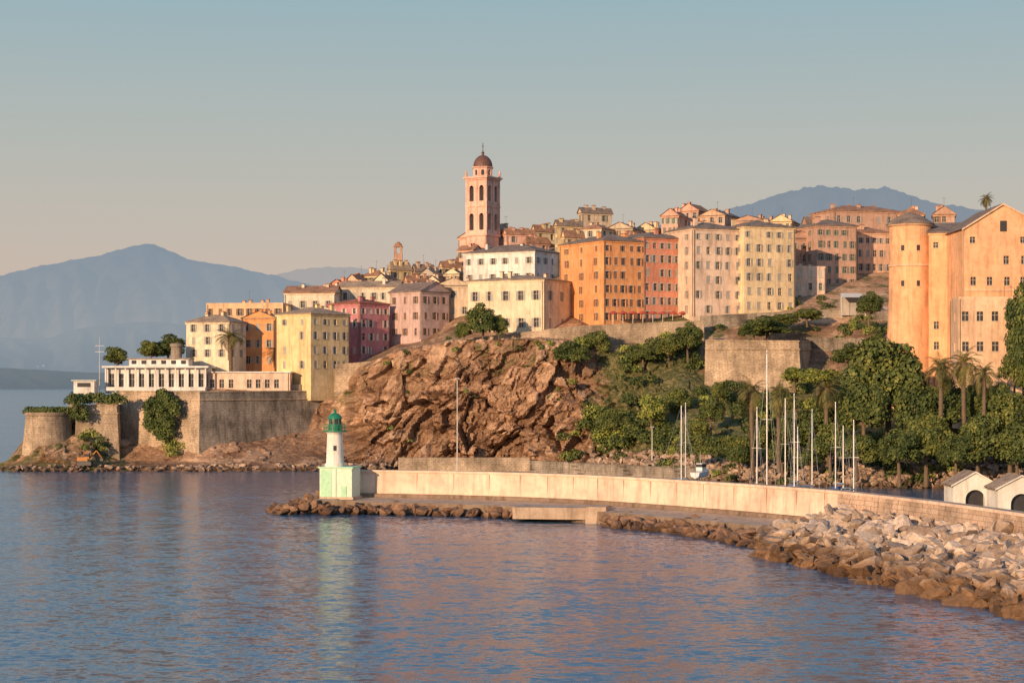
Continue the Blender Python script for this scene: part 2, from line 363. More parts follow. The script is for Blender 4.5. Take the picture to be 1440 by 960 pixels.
# ------------------------------------------------------------------ water: wave slopes from noise vectors, world space
m,nt,b_,o_=newmat('sea_water')
b_.inputs['Base Color'].default_value=(.055,.13,.22,1); b_.inputs['Roughness'].default_value=.16; b_.inputs['IOR'].default_value=1.333
def vmath(op,a,b2=None,s=None):
    q=N(nt,'ShaderNodeVectorMath',operation=op)
    for i,t in ((0,a),(1,b2)):
        if t is None: continue
        if hasattr(t,'is_linked'): nt.links.new(t,q.inputs[i])
        else: q.inputs[i].default_value=t
    if s is not None: q.inputs['Scale'].default_value=s
    return q.outputs[0]
tot=None
for sc_,scale,amp,det in (((.5,1,1),.09,.12,2),((.6,1,1),.5,.36,3),((.7,1,1),1.7,.62,3)):
    n_=nz(nt,pos(nt,sc_),scale,det,.62,1)
    t_=vmath('SCALE',vmath('SUBTRACT',n_,(.5,.5,.5)),None,amp)
    tot=t_ if tot is None else vmath('ADD',tot,t_)
g2=ramp(nt,nz(nt,pos(nt,(.35,1,1)),.022,3,.6),[(.35,.75),(.65,1.1)])
tot=vmath('MULTIPLY',tot,g2)
tot=vmath('MULTIPLY',tot,(.8,1.25,0)); nrm=vmath('NORMALIZE',vmath('ADD',tot,(0,0,1))); nt.links.new(nrm,b_.inputs['Normal'])
mkobj('water',[(-60000,-2000,0),(60000,-2000,0),(60000,90000,0),(-60000,90000,0)],[(0,1,2,3)],[m])
mkobj('ground',[(-60000,-2000,-30),(60000,-2000,-30),(60000,90000,-30),(-60000,90000,-30)],[(0,1,2,3)],[M['concrete']])
# ------------------------------------------------------------------ distant mountains
def hazem(name,c_low,c_high,zt,f=.8):  # aerial haze painted in as emission colour, graded by height, over a diffuse surface
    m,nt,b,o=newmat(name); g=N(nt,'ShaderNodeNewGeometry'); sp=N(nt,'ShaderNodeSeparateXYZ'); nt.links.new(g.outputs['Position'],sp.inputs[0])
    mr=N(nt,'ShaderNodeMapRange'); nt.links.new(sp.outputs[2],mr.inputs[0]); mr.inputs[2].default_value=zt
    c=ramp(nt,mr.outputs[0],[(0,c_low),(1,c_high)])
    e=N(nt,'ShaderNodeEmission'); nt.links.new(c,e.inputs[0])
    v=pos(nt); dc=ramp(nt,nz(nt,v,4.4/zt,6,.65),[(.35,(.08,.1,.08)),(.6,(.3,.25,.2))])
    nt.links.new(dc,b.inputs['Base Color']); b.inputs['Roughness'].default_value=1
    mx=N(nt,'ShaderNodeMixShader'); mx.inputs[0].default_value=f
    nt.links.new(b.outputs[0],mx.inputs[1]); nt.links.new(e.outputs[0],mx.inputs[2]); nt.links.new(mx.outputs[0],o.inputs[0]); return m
def ridge(name,d,pts,depth,mat,rough,seed):
    n=320; vs=[];fs=[]; k=30
    p0,p1=pts[0][0],pts[-1][0]
    xs=[p[0] for p in pts]; ys=[p[1] for p in pts]
    for i in range(n):
        px=p0+(p1-p0)*i/(n-1)
        y=sum(np.interp(px+o,xs,ys)*w for o,w in ((-9,.2),(-4,.2),(0,.2),(4,.2),(9,.2))); ht=max(0,Z(y,d))
        for j in range(k+1):
            t=j/k; dd=d-depth*(1-t)
            h=ht*(t**.85)
            spur=1-abs(noise.noise(Vector((px*.022+seed+t*.5,t*1.2,seed))))*2
            h+=rough*ht*math.sin(math.pi*t)*.5*(spur-.5)+rough*ht*.15*math.sin(math.pi*min(1,t*1.0))*noise.fractal(Vector((px*.06+seed,t*6,seed)),.9,2,5)
            h+=ht*.012*noise.fractal(Vector((px*.08+seed,t*9,seed)),.9,2,3)*t
            vs.append((X(px,dd),dd,max(h,-3) if j else -5))
        vs.append((X(px,d+depth*.8),d+depth*.8,-5))
    kk=k+2
    for i in range(n-1):
        for j in range(kk-1): a=i*kk+j; fs.append((a,a+kk,a+kk+1,a+1))
    return mkobj(name,vs,fs,[mat],smooth=True)
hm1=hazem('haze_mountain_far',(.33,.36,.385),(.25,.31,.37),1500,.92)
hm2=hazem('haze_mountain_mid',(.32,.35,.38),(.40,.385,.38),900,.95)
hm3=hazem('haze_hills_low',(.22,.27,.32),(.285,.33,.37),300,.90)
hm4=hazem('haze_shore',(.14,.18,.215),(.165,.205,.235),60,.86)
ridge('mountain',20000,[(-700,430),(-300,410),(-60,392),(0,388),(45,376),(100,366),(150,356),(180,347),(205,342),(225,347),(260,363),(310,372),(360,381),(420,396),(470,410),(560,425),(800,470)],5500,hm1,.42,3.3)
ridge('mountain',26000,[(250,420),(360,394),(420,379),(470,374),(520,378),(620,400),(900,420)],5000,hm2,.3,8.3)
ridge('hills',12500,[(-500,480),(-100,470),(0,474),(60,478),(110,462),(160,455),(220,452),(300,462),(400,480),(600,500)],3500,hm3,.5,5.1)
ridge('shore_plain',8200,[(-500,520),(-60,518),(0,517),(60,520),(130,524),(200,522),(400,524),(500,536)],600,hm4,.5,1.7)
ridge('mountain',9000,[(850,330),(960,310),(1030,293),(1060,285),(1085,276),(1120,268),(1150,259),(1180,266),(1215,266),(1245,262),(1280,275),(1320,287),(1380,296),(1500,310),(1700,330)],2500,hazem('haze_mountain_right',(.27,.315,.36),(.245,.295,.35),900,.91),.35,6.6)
vs=[];fs=[]
for i in range(260):
    d=random.uniform(9100,10900); px=random.uniform(-150,300); z=(d-9000)/2500*230*random.uniform(.7,1.0)
    x=X(px,d); w=random.uniform(6,16); h=random.uniform(3,9); k=len(vs); y=d
    vs+=[(x,y,z-30),(x+w,y,z-30),(x+w,y,z+h),(x,y,z+h),(x,y+w,z-30),(x+w,y+w,z-30),(x+w,y+w,z+h),(x,y+w,z+h)]
    fs+=[(k,k+1,k+2,k+3),(k+3,k+2,k+6,k+7),(k,k+3,k+7,k+4),(k+1,k+5,k+6,k+2)]
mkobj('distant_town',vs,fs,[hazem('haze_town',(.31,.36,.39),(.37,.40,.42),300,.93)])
# ------------------------------------------------------------------ town: front rows
H=house
H('cream_villa',262,322,346,474,20,453,506,3,3,2,'cream','rtan','hip',1.9,found=10)
H('flat_roofed_building',290,398,None,497,6,428,470,2,8,2,'orangetan','rtan','flat',1,lenB=12,shut='sbrown',found=16)
H('orange_house',341,386,None,484,8,448,517,3,3,2,'orange','rtan','gable',1.8,lenB=10)
H('yellow_apartment_building',388,437,491,468,42,441,523,4,2,4,'yellow','rtan','hip',1.8,shut='sgrey')
H('pink_apartment_building',462,506,547,488,44,427,502,4,3,4,'magenta','rr','hip',1.4,shut='swhite',found=10)
H('cream_townhouse',400,470,None,505,6,412,440,1,4,2,'pale','rt','gable',2,lenB=10,found=14)
H('pale_townhouse',478,560,None,512,6,404,450,2,6,2,'pale','rtan','gable',1.8,lenB=9,found=14)
H('mauve_townhouse',548,592,632,490,46,410,477,3,3,3,'mauve','rg','gable',2.6,shut='sbrown',found=12)
H('beige_townhouse',612,662,None,498,8,402,470,3,3,2,'beige','rg','gable',2,lenB=12,found=12)
H('cream_barracks',658,765,816,474,28,393,470,2,5,3,'cream','rtan','hip',1.7,shut='sgrey',ww=1.3,wh=2.3)
H('white_house',652,752,792,510,30,353,398,2,6,4,'white','rg','hip',2.4,shut='sgrey',ww=1.1,wh=1.6,found=14)
o=H('orange_apartment_building',787,849,905,474,60,338,455,6,3,5,'orange','rg','hip',1.9,shut='sbrown',surround=True)
H('red_apartment_building',None,905.3,968,o['endB'].y,60,334,453,6,3,6,'redpink','rg','hip',1.9,shut='sgrey',lenA=o['LA'],surround=True)
o=H('pale_pink_apartment_building',938,975,1045,478,66,321,445,6,2,5,'pinkcream','rg','hip',2,shut='sgrey',surround=True)
H('yellow_tall_apartment_building',None,1046,1118,o['endB'].y-3,68,318,440,6,3,5,'ochre','rg','hip',2,shut='sgrey',lenA=16,surround=True)
H('pink_townhouse',None,1117,1161,496,72,376,430,3,2,3,'pinkcream','rt','flat',1,lenA=10,shut='swhite',found=12)
H('brown_townhouse',None,1100,1150,512,70,335,428,5,2,4,'brownpink','rg','gable',2,lenA=12,found=12)
H('brown_apartment_building',None,1149,1205,508,72,317,424,6,2,5,'brownpink','rg','hip',2,lenA=16,shut='sgreen',found=12)
H('salmon_apartment_building',None,1206,1254,520,72,327,424,5,2,5,'salmon','rt','hip',1.8,lenA=14,shut='sgrey',found=12)
H('red_roofed_house',None,1172,1272,535,72,296,340,2,2,7,'brownpink','rt','hip',2,lenA=14,found=12)
rest=[(478,402,34,530,'redpink','rr'),(500,398,34,540,'salmon','rt'),(528,388,40,545,'ochre','rt'),(556,380,44,552,'yellow','rtan'),(590,382,40,556,'beige','rg'),(580,396,46,528,'salmon','rt'),(606,388,36,538,'grey','rtan'),
(628,376,40,545,'ochre','rt'),(612,398,30,520,'pale','rt'),(640,386,34,524,'cream','rg'),(652,366,40,560,'beige','rt'),(690,345,60,565,'salmon','rt'),(722,330,60,560,'tower','rt'),(748,342,50,545,'pink','rt'),(760,326,50,575,'ochre','rt'),
(540,396,30,530,'cream','rt'),(470,412,30,520,'pale','rr'),(660,352,34,552,'tower','rt'),(704,324,44,566,'tower','rtan'),
(792,318,52,545,'yellow','rg'),(828,300,64,556,'beige','rg'),(838,322,50,530,'cream','rt'),(800,334,40,520,'ochre','rt'),(880,322,60,535,'beige','rg'),(915,324,50,545,'ochre','rg'),
(948,304,40,545,'pink','rt'),(975,297,46,560,'pink','rt'),(1010,303,60,555,'salmon','rg'),(1000,318,50,530,'beige','rt'),(1062,310,70,550,'brownpink','rg'),(1105,312,50,545,'ochre','rt'),
(1145,316,70,545,'brownpink','rg'),(1205,304,60,575,'brownpink','rg'),(1290,302,60,520,'salmon','rt'),(1335,302,50,500,'brownpink','rt')]
for i,(px,ye,w,d,c,rf) in enumerate(rest):
    a=random.choice([12,30,55,66,20])
    n=['townhouse','village_house','old_town_house'][i%3]
    H(n,px-w/2*(.9 if a<40 else .45),px+w/2*(.3 if a<40 else -.3),None if a>40 and px>900 else px+w/2,d,a,ye,ye+42,3,3,2,c,rf,random.choice(['gable','gable','hip']),random.uniform(1.4,2.4),
      shut=random.choice(['sgrey','sbrown','sgreen']),lenB=11 if (a<=20 or (a>40 and px>900)) else None,chim=random.randint(2,5),found=16)
b=B('small_bell_tower',(X(560,560),560,Z(375,560)))
cx,cy=X(560,560),560; zb=Z(385,560)
b.abox('walls',M['brownpink'],(cx,cy,zb+3),(2.4,2.4,6))
for sx in(-1,1):
    for sy in(-1,1): b.abox('pillars',M['brownpink'],(cx+sx*.85,cy+sy*.85,zb+6.9),(.6,.6,1.8))
b.abox('cap',M['rt'],(cx,cy,zb+7.95),(2.7,2.7,.3)); b.lathe('dome',M['rt'],(cx,cy,zb+8.1),[(1.2,0),(1,.6),(.5,1.1),(0,1.4)],10); b.done()
# ------------------------------------------------------------------ cathedral bell tower
def tower():
    d=556; pc=684; a=R(32)
    C=Vector((X(pc,d),d,0)); dA=Vector((-math.cos(a),math.sin(a),0)); dB=Vector((math.sin(a),math.cos(a),0))
    s=6.9; zb=Z(362,d); z1=Z(331,d); z2=Z(290,d); z3=Z(252,d)
    b=B('cathedral_bell_tower',(C.x,C.y,zb)); w=M['tower']
    def ring(n,mat,z,h,proud,inset=0):
        cen=C+(dA+dB)*s/2
        b.box(n,mat,cen+UP*(z+h/2),dA,dB,UP,(s+2*proud,s+2*proud,h))
    q=[C+dA*s,C,C+dB*s,C+dA*s+dB*s]; U=[-dA,dB,dA,-dB]
    for i in range(4):
        facade(b,q[i]+UP*(zb-8),U[i],s,z1-zb+8,1,2,w,ww=1.2,wh=2,arch=True,skip=0)
        facade(b,q[i]+UP*(z1+.6),U[i],s,z2-z1-.6,2,1,w,ww=1.5,wh=6.6,arch=True,skip=0,depth=.9,bandlow=.14)
        facade(b,q[i]+UP*(z2+.5),U[i],s,z3-z2-.5,2,1,w,ww=1.5,wh=5.4,arch=True,skip=0,depth=.9,bandlow=.16)
    for zz,h,p in ((z1,.6,.35),(z2,.5,.3),(z3,.45,.35),(z3+.45,.5,.75)): ring('cornice',w,zz,h,p)
    cen=C+(dA+dB)*s/2
    for sx in(-1,1):
        for sy in(-1,1):
            cp=cen+dA*sx*(s/2-.35)+dB*sy*(s/2-.35)
            for za,zc in ((z1+.6,z2),(z2+.5,z3)): b.box('pilasters',w,cp+dA*sx*.16+dB*sy*.16+UP*(za+zc)/2,dA,dB,UP,(.8,.8,zc-za))
            cf=cen+dA*sx*(s/2+.1)+dB*sy*(s/2+.1)
            b.lathe('finials',w,cf+UP*(z3+.95),[(.42,0),(.42,.6),(.22,.75),(.4,1.15),(.3,1.5),(0,2.1)],8)
    for i in range(4):
        cp=q[i]+U[i]*s*.5; nrm=U[i].cross(UP)
        for za,zc in ((z1+.6,z2),(z2+.5,z3)): b.box('pilasters',w,cp+nrm*.1+UP*(za+zc)/2,U[i],nrm,UP,(.55,.2,zc-za))
    zt=z3+.95
    for i in range(8):
        an=2*math.pi*i/8; n0=Vector((math.cos(an),math.sin(an),0)); t=Vector((-math.sin(an),math.cos(an),0)); rr=2.75; hw=rr*math.tan(math.pi/8)
        facade(b,cen+n0*rr-t*hw+UP*zt,t,2*hw,2.6,1,1,w,ww=.9,wh=1.6,arch=True,skip=0,bandlow=.2)
    b.lathe('cornice',w,cen+UP*(zt+2.6),[(2.9,0),(3.3,.15),(3.3,.45),(2.8,.5)],8,math.pi/8)
    b.lathe('dome',M['dome'],cen+UP*(zt+3.1),[(2.85*math.cos(t*math.pi/2/9),3.5*math.sin(t*math.pi/2/9)) for t in range(9)]+[(.35,3.55),(.35,3.9),(.5,4.2),(.15,4.6),(0,6.6)],24)
    b.box('cross',M['darkmetal'],cen+UP*(zt+9.2),dA,dB,UP,(.9,.14,.14)); b.box('cross',M['darkmetal'],cen+UP*(zt+9.2),dA,dB,UP,(.15,.15,2.0))
    b.done()
tower()
H('cathedral',645,672,None,562,12,335,372,1,3,3,'tower','rt','gable',2,lenB=20,shut=None,ww=1,wh=2.5,arch=True,chim=0)
# ------------------------------------------------------------------ citadel palace (right)
d=410; cy=415; cx=X(1280,cy); b=B('citadel_round_tower',(cx,cy,20))
zt=Z(314,d)
b.lathe('walls',M['citadel'],(cx,cy,0),[(5.9,14),(5.1,28),(4.6,38),(4.5,zt)],48)
b.lathe('string_course',M['citadel2'],(cx,cy,Z(372,d)),[(4.5,-.3),(4.8,-.2),(4.8,.2),(4.5,.3)],48)
b.lathe('cornice',M['citadel2'],(cx,cy,zt),[(4.5,-.5),(5.0,-.2),(5.0,0)],48)
b.lathe('roof',M['rg'],(cx,cy,zt),[(5.2,0),(5.2,.25),(2.4,2.0),(0,2.9)],48)
for an in (-122,-80):
    n0=Vector((math.cos(R(an)),math.sin(R(an)),0)); t=Vector((-n0.y,n0.x,0))
    for yy in (348,398):
        c0=Vector((cx,cy,Z(yy,d)))+n0*4.55
        b.box('windows',M['glass'],c0,t,n0,UP,(.7,.14,1.2)); b.box('sills',M['citadel2'],c0-UP*.7,t,n0,UP,(1.0,.4,.16))
b.done()
H('citadel_palace',1306,1500,None,402,15,324,498,6,9,5,'citadel','rg','gable',3.0,lenB=26,shut=None,ww=1.0,wh=1.6,skip=.4,chim=3,found=14)
gb=B('citadel_palace_wing',(X(1400,398),398,30))
d=393; xl,xm,xr=X(1356,d),X(1410,d),X(1475,d); z0,z1,zp=Z(425,d)-16,Z(320,d),Z(286,d)
facade(gb,(xl,d,Z(498,d)),(1,0,0),xr-xl,z1-Z(498,d),5,6,M['citadel'],ww=1.1,wh=1.7,skip=.35)
gb.poly('walls',M['citadel'],[(xl,d,z1),(xr,d,z1),(xm,d,zp)])
gb.poly('walls',M['citadel'],[(xl,d,z0-8),(xr,d,z0-8),(xr,d,Z(498,d)),(xl,d,Z(498,d))])
gb.poly('walls',M['citadel'],[(xl,d+16,z0-8),(xl,d,z0-8),(xl,d,z1),(xl,d+16,z1)]); gb.poly('walls',M['citadel'],[(xr,d,z0-8),(xr,d+16,z0-8),(xr,d+16,z1),(xr,d,z1)])
for s0,s1 in ((xl-.6,xm),(xm,xr+.6)):
    za=z1-.3 if s1==xm else zp; zc=zp if s1==xm else z1-.3
    gb.poly('roof',M['rg'],[(s0,d-.5,za+.02),(s1,d-.5,zc+.02),(s1,d+22,zc+.02),(s0,d+22,za+.02)])
    gb.poly('roof_edge',M['citadel2'],[(s0,d-.5,za-.35),(s1,d-.5,zc-.35),(s1,d-.5,zc+.02),(s0,d-.5,za+.02)])
gb.abox('string_course',M['citadel2'],((xl+xr)/2,d-.1,Z(408,d)),(xr-xl,.25,.4))
gb.abox('gable_window',M['glass'],(X(1411,d),d-.02,Z(318,d)),(1.4,.1,2.2)); gb.done()
H('citadel_lower_building',1348,1450,None,384,4,420,505,2,5,2,'citadel2','rtan','flat',1,lenB=10,shut=None,ww=1.3,wh=1.9,chim=0,found=14)
# ------------------------------------------------------------------ walls
def wall(name,pts,zt,zb,mat,th=1.2,batter=.12,cap=True,capm=None,matf=None):
    b=B(name,pts[0]+(zb,))
    n=len(pts)
    for i in range(n-1):
        mf=matf[i] if matf else mat
        p=Vector((*pts[i],0)); q=Vector((*pts[i+1],0))
        zt0,zt1=(zt[i],zt[i+1]) if hasattr(zt,'__len__') else (zt,zt)
        def mn(j):
            k=[]
            if j>0: k.append((Vector((*pts[j],0))-Vector((*pts[j-1],0))).normalized().cross(UP))
            if j<n-1: k.append((Vector((*pts[j+1],0))-Vector((*pts[j],0))).normalized().cross(UP))
            s=sum(k,Vector()).normalized(); return s/max(.35,s.dot(k[0]))
        n0,n1=mn(i),mn(i+1)
        f0,f1=p+n0*batter*(zt0-zb),q+n1*batter*(zt1-zb)
        b.poly('wall_face_%d'%i if matf else 'wall_face',mf,[f0+UP*zb,f1+UP*zb,q+UP*zt1,p+UP*zt0])
        b.poly('wall_top',mat,[p+UP*zt0,q+UP*zt1,q-n1*th+UP*zt1,p-n0*th+UP*zt0])
        b.poly('wall_back',mat,[q-n1*th+UP*zb,p-n0*th+UP*zb,p-n0*th+UP*zt0,q-n1*th+UP*zt1])
        if cap:
            for zz0,zz1,hh,pr in ((zt0-2.2,zt1-2.2,.35,.25),(zt0-.25,zt1-.25,.3,.2)):
                s=batter*(zt0-zz0)
                a0,a1=p+n0*(s+pr)+UP*zz0,q+n1*(s+pr)+UP*zz1; c0,c1=p-n0*.1+UP*zz0,q-n1*.1+UP*zz1
                b.poly('coping',capm or mat,[a0,a1,a1+UP*hh,a0+UP*hh]); b.poly('coping',capm or mat,[a0+UP*hh,a1+UP*hh,c1+UP*hh,c0+UP*hh]); b.poly('coping',capm or mat,[c0,c1,a1,a0])
    for i in (0,n-1):
        p=Vector((*pts[i],0)); k=0 if i==0 else n-2
        nn_=(Vector((*pts[k+1],0))-Vector((*pts[k],0))).normalized().cross(UP); ztt=zt[i] if hasattr(zt,'__len__') else zt
        b.poly('wall_end',mat,[p+nn_*batter*(ztt-zb)+UP*zb,p+UP*ztt,p-nn_*th+UP*ztt,p-nn_*th+UP*zb])
    return b.done()
W=lambda px,d:(X(px,d),d)
wall('bastion_wall',[W(168,464),W(281,449),W(480,476)],[Z(549,464),Z(550,449),Z(549,476)],0,M['bastion'],1.4,.12,matf=[M['bastion'],M['bastion_g']])  # right face in darker grey stone: its shade is put into the colour
wall('bastion_wall',[W(97,466),W(108,452),W(164,453),W(170,466)],Z(569,452),-1,M['bastion'],1.4,.06)
b=B('round_bastion',(X(68,452),452,0)); b.lathe('wall_face',M['bastion'],(X(68,452),452,0),[(6.6,-1),(5.2,Z(584,455)),(5.5,Z(583,455)),(5.5,Z(579,455)),(0,Z(579,455))],36); b.done()
wall('retaining_wall',[W(400,468),W(470,474),W(482,474)],[Z(541,468),Z(539,474),Z(539,474)],16,M['bastion_g'],.6,.02,False)
wall('retaining_wall',[W(447,474),W(545,474)],[Z(514,474),Z(506,474)],18,M['bastion'],.8,.03,False)
wall('retaining_wall',[W(543,470),W(592,462),W(645,473)],[Z(499,470),Z(492,462),Z(484,473)],20,M['bastion'],.8,.04,False)
wall('retaining_wall',[W(640,468),W(700,464),W(812,464),W(990,468)],[Z(478,468),Z(471,464),Z(458,464),Z(450,468)],24,M['bastion'],.8,.03,False)
wall('retaining_wall',[W(992,450),W(1123,442),W(1140,462)],[Z(478,450),Z(479,442),Z(479,462)],14,M['bastion'],1.0,.08,True)
wall('retaining_wall',[W(1125,464),W(1255,450)],[Z(474,464),Z(476,450)],22,M['bastion_g'],.8,.03,False)
wall('retaining_wall',[W(985,474),W(1180,475),W(1250,468)],[Z(444,474),Z(434,475),Z(441,468)],30,M['bastion_g'],.6,.03,False)
wall('quay_wall',[W(560,440),W(745,440)],Z(643,440),-1,M['bastion'],1.2,.03,False)
wall('quay_wall',[W(745,436),W(1000,392)],2.6,-1,M['bastion_g'],1.2,.03,False)
def pavilion():
    d=465; b=B('white_restaurant',(X(220,d),d,Z(550,d)))
    x0,x1=X(150,d),X(290,d); zb=Z(550,d)-.5; zt=Z(517,d)
    facade(b,(x0,d,zb),(1,0,0),x1-x0,zt-zb,10,1,M['white'],ww=1.9,wh=3.4,skip=0,bandlow=.22)
    facade(b,(x1,d,zb),(0,1,0),10,zt-zb,3,1,M['white'],ww=1.7,wh=3.0,skip=0)
    facade(b,(x0,d+10,zb),(0,-1,0),10,zt-zb,3,1,M['white'],ww=1.7,wh=3.0,skip=0)
    b.abox('roof',M['white'],((x0+x1)/2,d+4.4,zt+.22),(x1-x0+1.6,12.5,.45))
    xa,xb=X(178,d),X(262,d); b.abox('upper_floor',M['white'],((xa+xb)/2,d+6,zt+1.3),(xb-xa,6,1.7)); b.abox('upper_roof',M['rtan'],((xa+xb)/2,d+6,zt+2.26),(xb-xa+1,7,.22))
    for i in range(6): b.abox('windows',M['glass'],(xa+(xb-xa)*(i+.5)/6,d+2.99,zt+1.4),(1.2,.06,.9))
    for i in range(11): b.abox('columns',M['white'],(x0+(x1-x0)*i/10,d-1.2,(zb+zt)/2),(.3,.3,zt-zb))
    b.abox('terrace_rail',M['white'],((x0+x1)/2,d-1.6,zb+1.1),(x1-x0,.1,.9))
    b.done()
    b=B('pink_restaurant_annex',(X(350,d),d,zb)); e=d+2; x0,x1=X(292,e),X(408,e); z2=Z(524,e)
    facade(b,(x0,e,zb),(1,0,0),x1-x0,z2-zb,9,1,M['pinkcream'],ww=1.6,wh=2,skip=.2)
    facade(b,(x1,e,zb),(0,1,0),9,z2-zb,2,1,M['pinkcream'],ww=1.6,wh=2,skip=0); facade(b,(x0,e+9,zb),(0,-1,0),9,z2-zb,2,1,M['pinkcream'])
    b.abox('roof',M['white'],((x0+x1)/2,e+4.5,z2+.15),(x1-x0+.6,10,.3)); b.abox('foundation',M['pinkcream'],((x0+x1)/2,e+4.5,zb-2),(x1-x0,8.9,3.98)); b.done()
    b=B('stone_watch_tower',(X(248,474),474,20)); b.lathe('walls',M['bastion_g'],(X(248,474),474,18),[(1.6,0),(1.35,Z(488,474)-18),(1.6,Z(487,474)-18),(1.6,Z(483,474)-18),(0,Z(482,474)-18)],20); b.done()
    b=B('white_kiosk',(X(118,460),460,14)); x=X(118,460); b.abox('walls',M['white'],(x,462,Z(542,458)-.6),(5.0,4,3.2)); b.abox('roof',M['awnw'],(x,462,Z(535,458)+.05),(6.0,5,.2)); b.abox('windows',M['glass'],(x,459.98,Z(541,458)),(3.2,.06,1.0)); b.done()
    b=B('antenna_mast',(X(140,470),470,15)); x=X(140,470); b.tube('mast',M['metal'],(x,470,14),(x,470,Z(474,470)),.12,.07)
    for zz in (0,1.5): b.abox('crossarm',M['metal'],(x,470,Z(486,470)-zz),(2.2,.08,.08))
    b.done()
pavilion()
for px in range(862,966,14):
    d=474+(px-849)*.12-5; x=X(px,d); zb=Z(451,d); b=B('cafe_parasol',(x,d,zb))
    b.tube('pole',M['metal'],(x,d,zb-3),(x,d,zb+2.4),.05,.05,6); b.lathe('canopy',M['awning'],(x,d,zb+1.75),[(1.35,0),(.7,.45),(0,.75)],8); b.done()
d=468;b=B('shop_awning',(X(1200,d),d,Z(420,d))); b.poly('cloth',M['awnw'],[(X(1182,d),d,Z(418,d)),(X(1218,d),d,Z(418,d)),(X(1214,d),d+4,Z(411,d)),(X(1186,d),d+4,Z(411,d))])
for px in (1183,1217): b.tube('pole',M['metal'],(X(px,d),d,Z(445,d)),(X(px,d),d,Z(418,d)),.06,.06,6)
b.abox('kiosk',M['grey'],(X(1200,d+4),d+6,Z(428,d)),(5.5,3,5)); b.done()
# ------------------------------------------------------------------ breakwater
path=[(498,306.5),(600,303),(700,298),(780,292.5),(850,286),(925,277.5),(1000,268.5),(1090,257.5),(1170,247),(1240,236),(1300,226),(1370,214.5),(1440,203),(1560,186),(1800,158)]
PW=[Vector((X(p,d),d,0)) for p,d in path]
def catm(P_,n=8):
    out=[]
    for i in range(len(P_)-1):
        p0=P_[max(0,i-1)];p1=P_[i];p2=P_[i+1];p3=P_[min(len(P_)-1,i+2)]
        for k in range(n):
            t=k/n; out.append(.5*((2*p1)+(p2-p0)*t+(2*p0-5*p1+4*p2-p3)*t*t+(3*p1-p0-3*p2+p3)*t**3))
    out.append(P_[-1]); return out
CP=catm(PW)
def norm(i):
    a=CP[max(0,i-1)]; c=CP[min(len(CP)-1,i+1)]; return (c-a).normalized().cross(UP)
NP=[norm(i) for i in range(len(CP))]
b=B('breakwater',CP[0])
def strip(n,mat,o0,z0,o1,z1,i0=0,i1=None):
    i1=len(CP)-1 if i1 is None else i1
    for i in range(i0,i1):
        b.poly(n,mat,[CP[i]+NP[i]*o0+UP*z0,CP[i+1]+NP[i+1]*o0+UP*z0,CP[i+1]+NP[i+1]*o1+UP*z1,CP[i]+NP[i]*o1+UP*z1])
isp=8*8+1
ZT=6.3
strip('sea_wall',M['molewall'],.25,2,0,ZT-.35,0,isp); strip('sea_wall_blocks',M['moleblock'],.45,1.5,.1,ZT-.3,isp)
for o0,z0,o1,z1 in ((0,ZT-.35,.22,ZT-.35),(.22,ZT-.35,.22,ZT),(.22,ZT,-1.4,ZT),(-1.4,ZT,-1.4,3.4)): strip('coping_top' if z0==z1==ZT else 'coping',M['ledge'] if z0==z1==ZT else M['molewall'],o0,z0,o1,z1)
strip('deck',M['ledge'],-1.4,3.4,-12,3.4); strip('deck_edge',M['concrete'],-12,3.4,-12,-3)
strip('ledge',M['ledge'],9,1.75,.2,2.0,0,isp); strip('ledge_face',M['concrete'],9.3,-3,9,1.75,0,isp)
strip('footing',M['concrete'],.9,2.0,.8,2.55,0,isp); strip('footing',M['concrete'],.8,2.55,.1,2.6,0,isp)
strip('foot',M['concrete'],4,1.2,.2,2.4,isp)
c0,n0=CP[0],NP[0]; b.poly('sea_wall',M['molewall'],[c0+n0*.25+UP*2,c0+UP*ZT,c0-n0*1.4+UP*ZT,c0-n0*1.4+UP*2])
b.poly('sea_wall_blocks',M['moleblock'],[CP[isp]+NP[isp]*.45+UP*1.5,CP[isp]+NP[isp]*.1+UP*6,CP[isp]+UP*6,CP[isp]+UP*1.5])
for i in range(3,isp,4):
    u_=NP[i].cross(UP); b.box('joint',M['ledge'],CP[i]+NP[i]*.13+UP*4,u_,NP[i],UP,(.06,.12,3.7))
poly=[Vector((X(436,297),297,0)),Vector((X(500,294.5),294.5,0)),c0+NP[0]*9,c0-NP[0]*12,Vector((X(450,322),322,0)),Vector((X(432,310),310,0))]
for i in range(len(poly)):
    p,q=poly[i],poly[(i+1)%len(poly)]; b.poly('head_wall',M['concrete'],[p-UP*3,q-UP*3,q+UP*2.02,p+UP*2.02])
b.poly('head_deck',M['ledge'],[p+UP*2.02 for p in poly])
b.done()
b=B('landing_block',(X(800,276),276,1)); ua,va=Vector((1,-.16,0)).normalized(),Vector((.16,1,0)).normalized(); b.box('block',M['ledge'],(X(790,280),280,1.3),ua,va,UP,(13.5,7,1.7)); b.box('step',M['ledge'],(X(840,276.5),276.5,1.1),ua,va,UP,(3,4.6,2.6)); b.done()
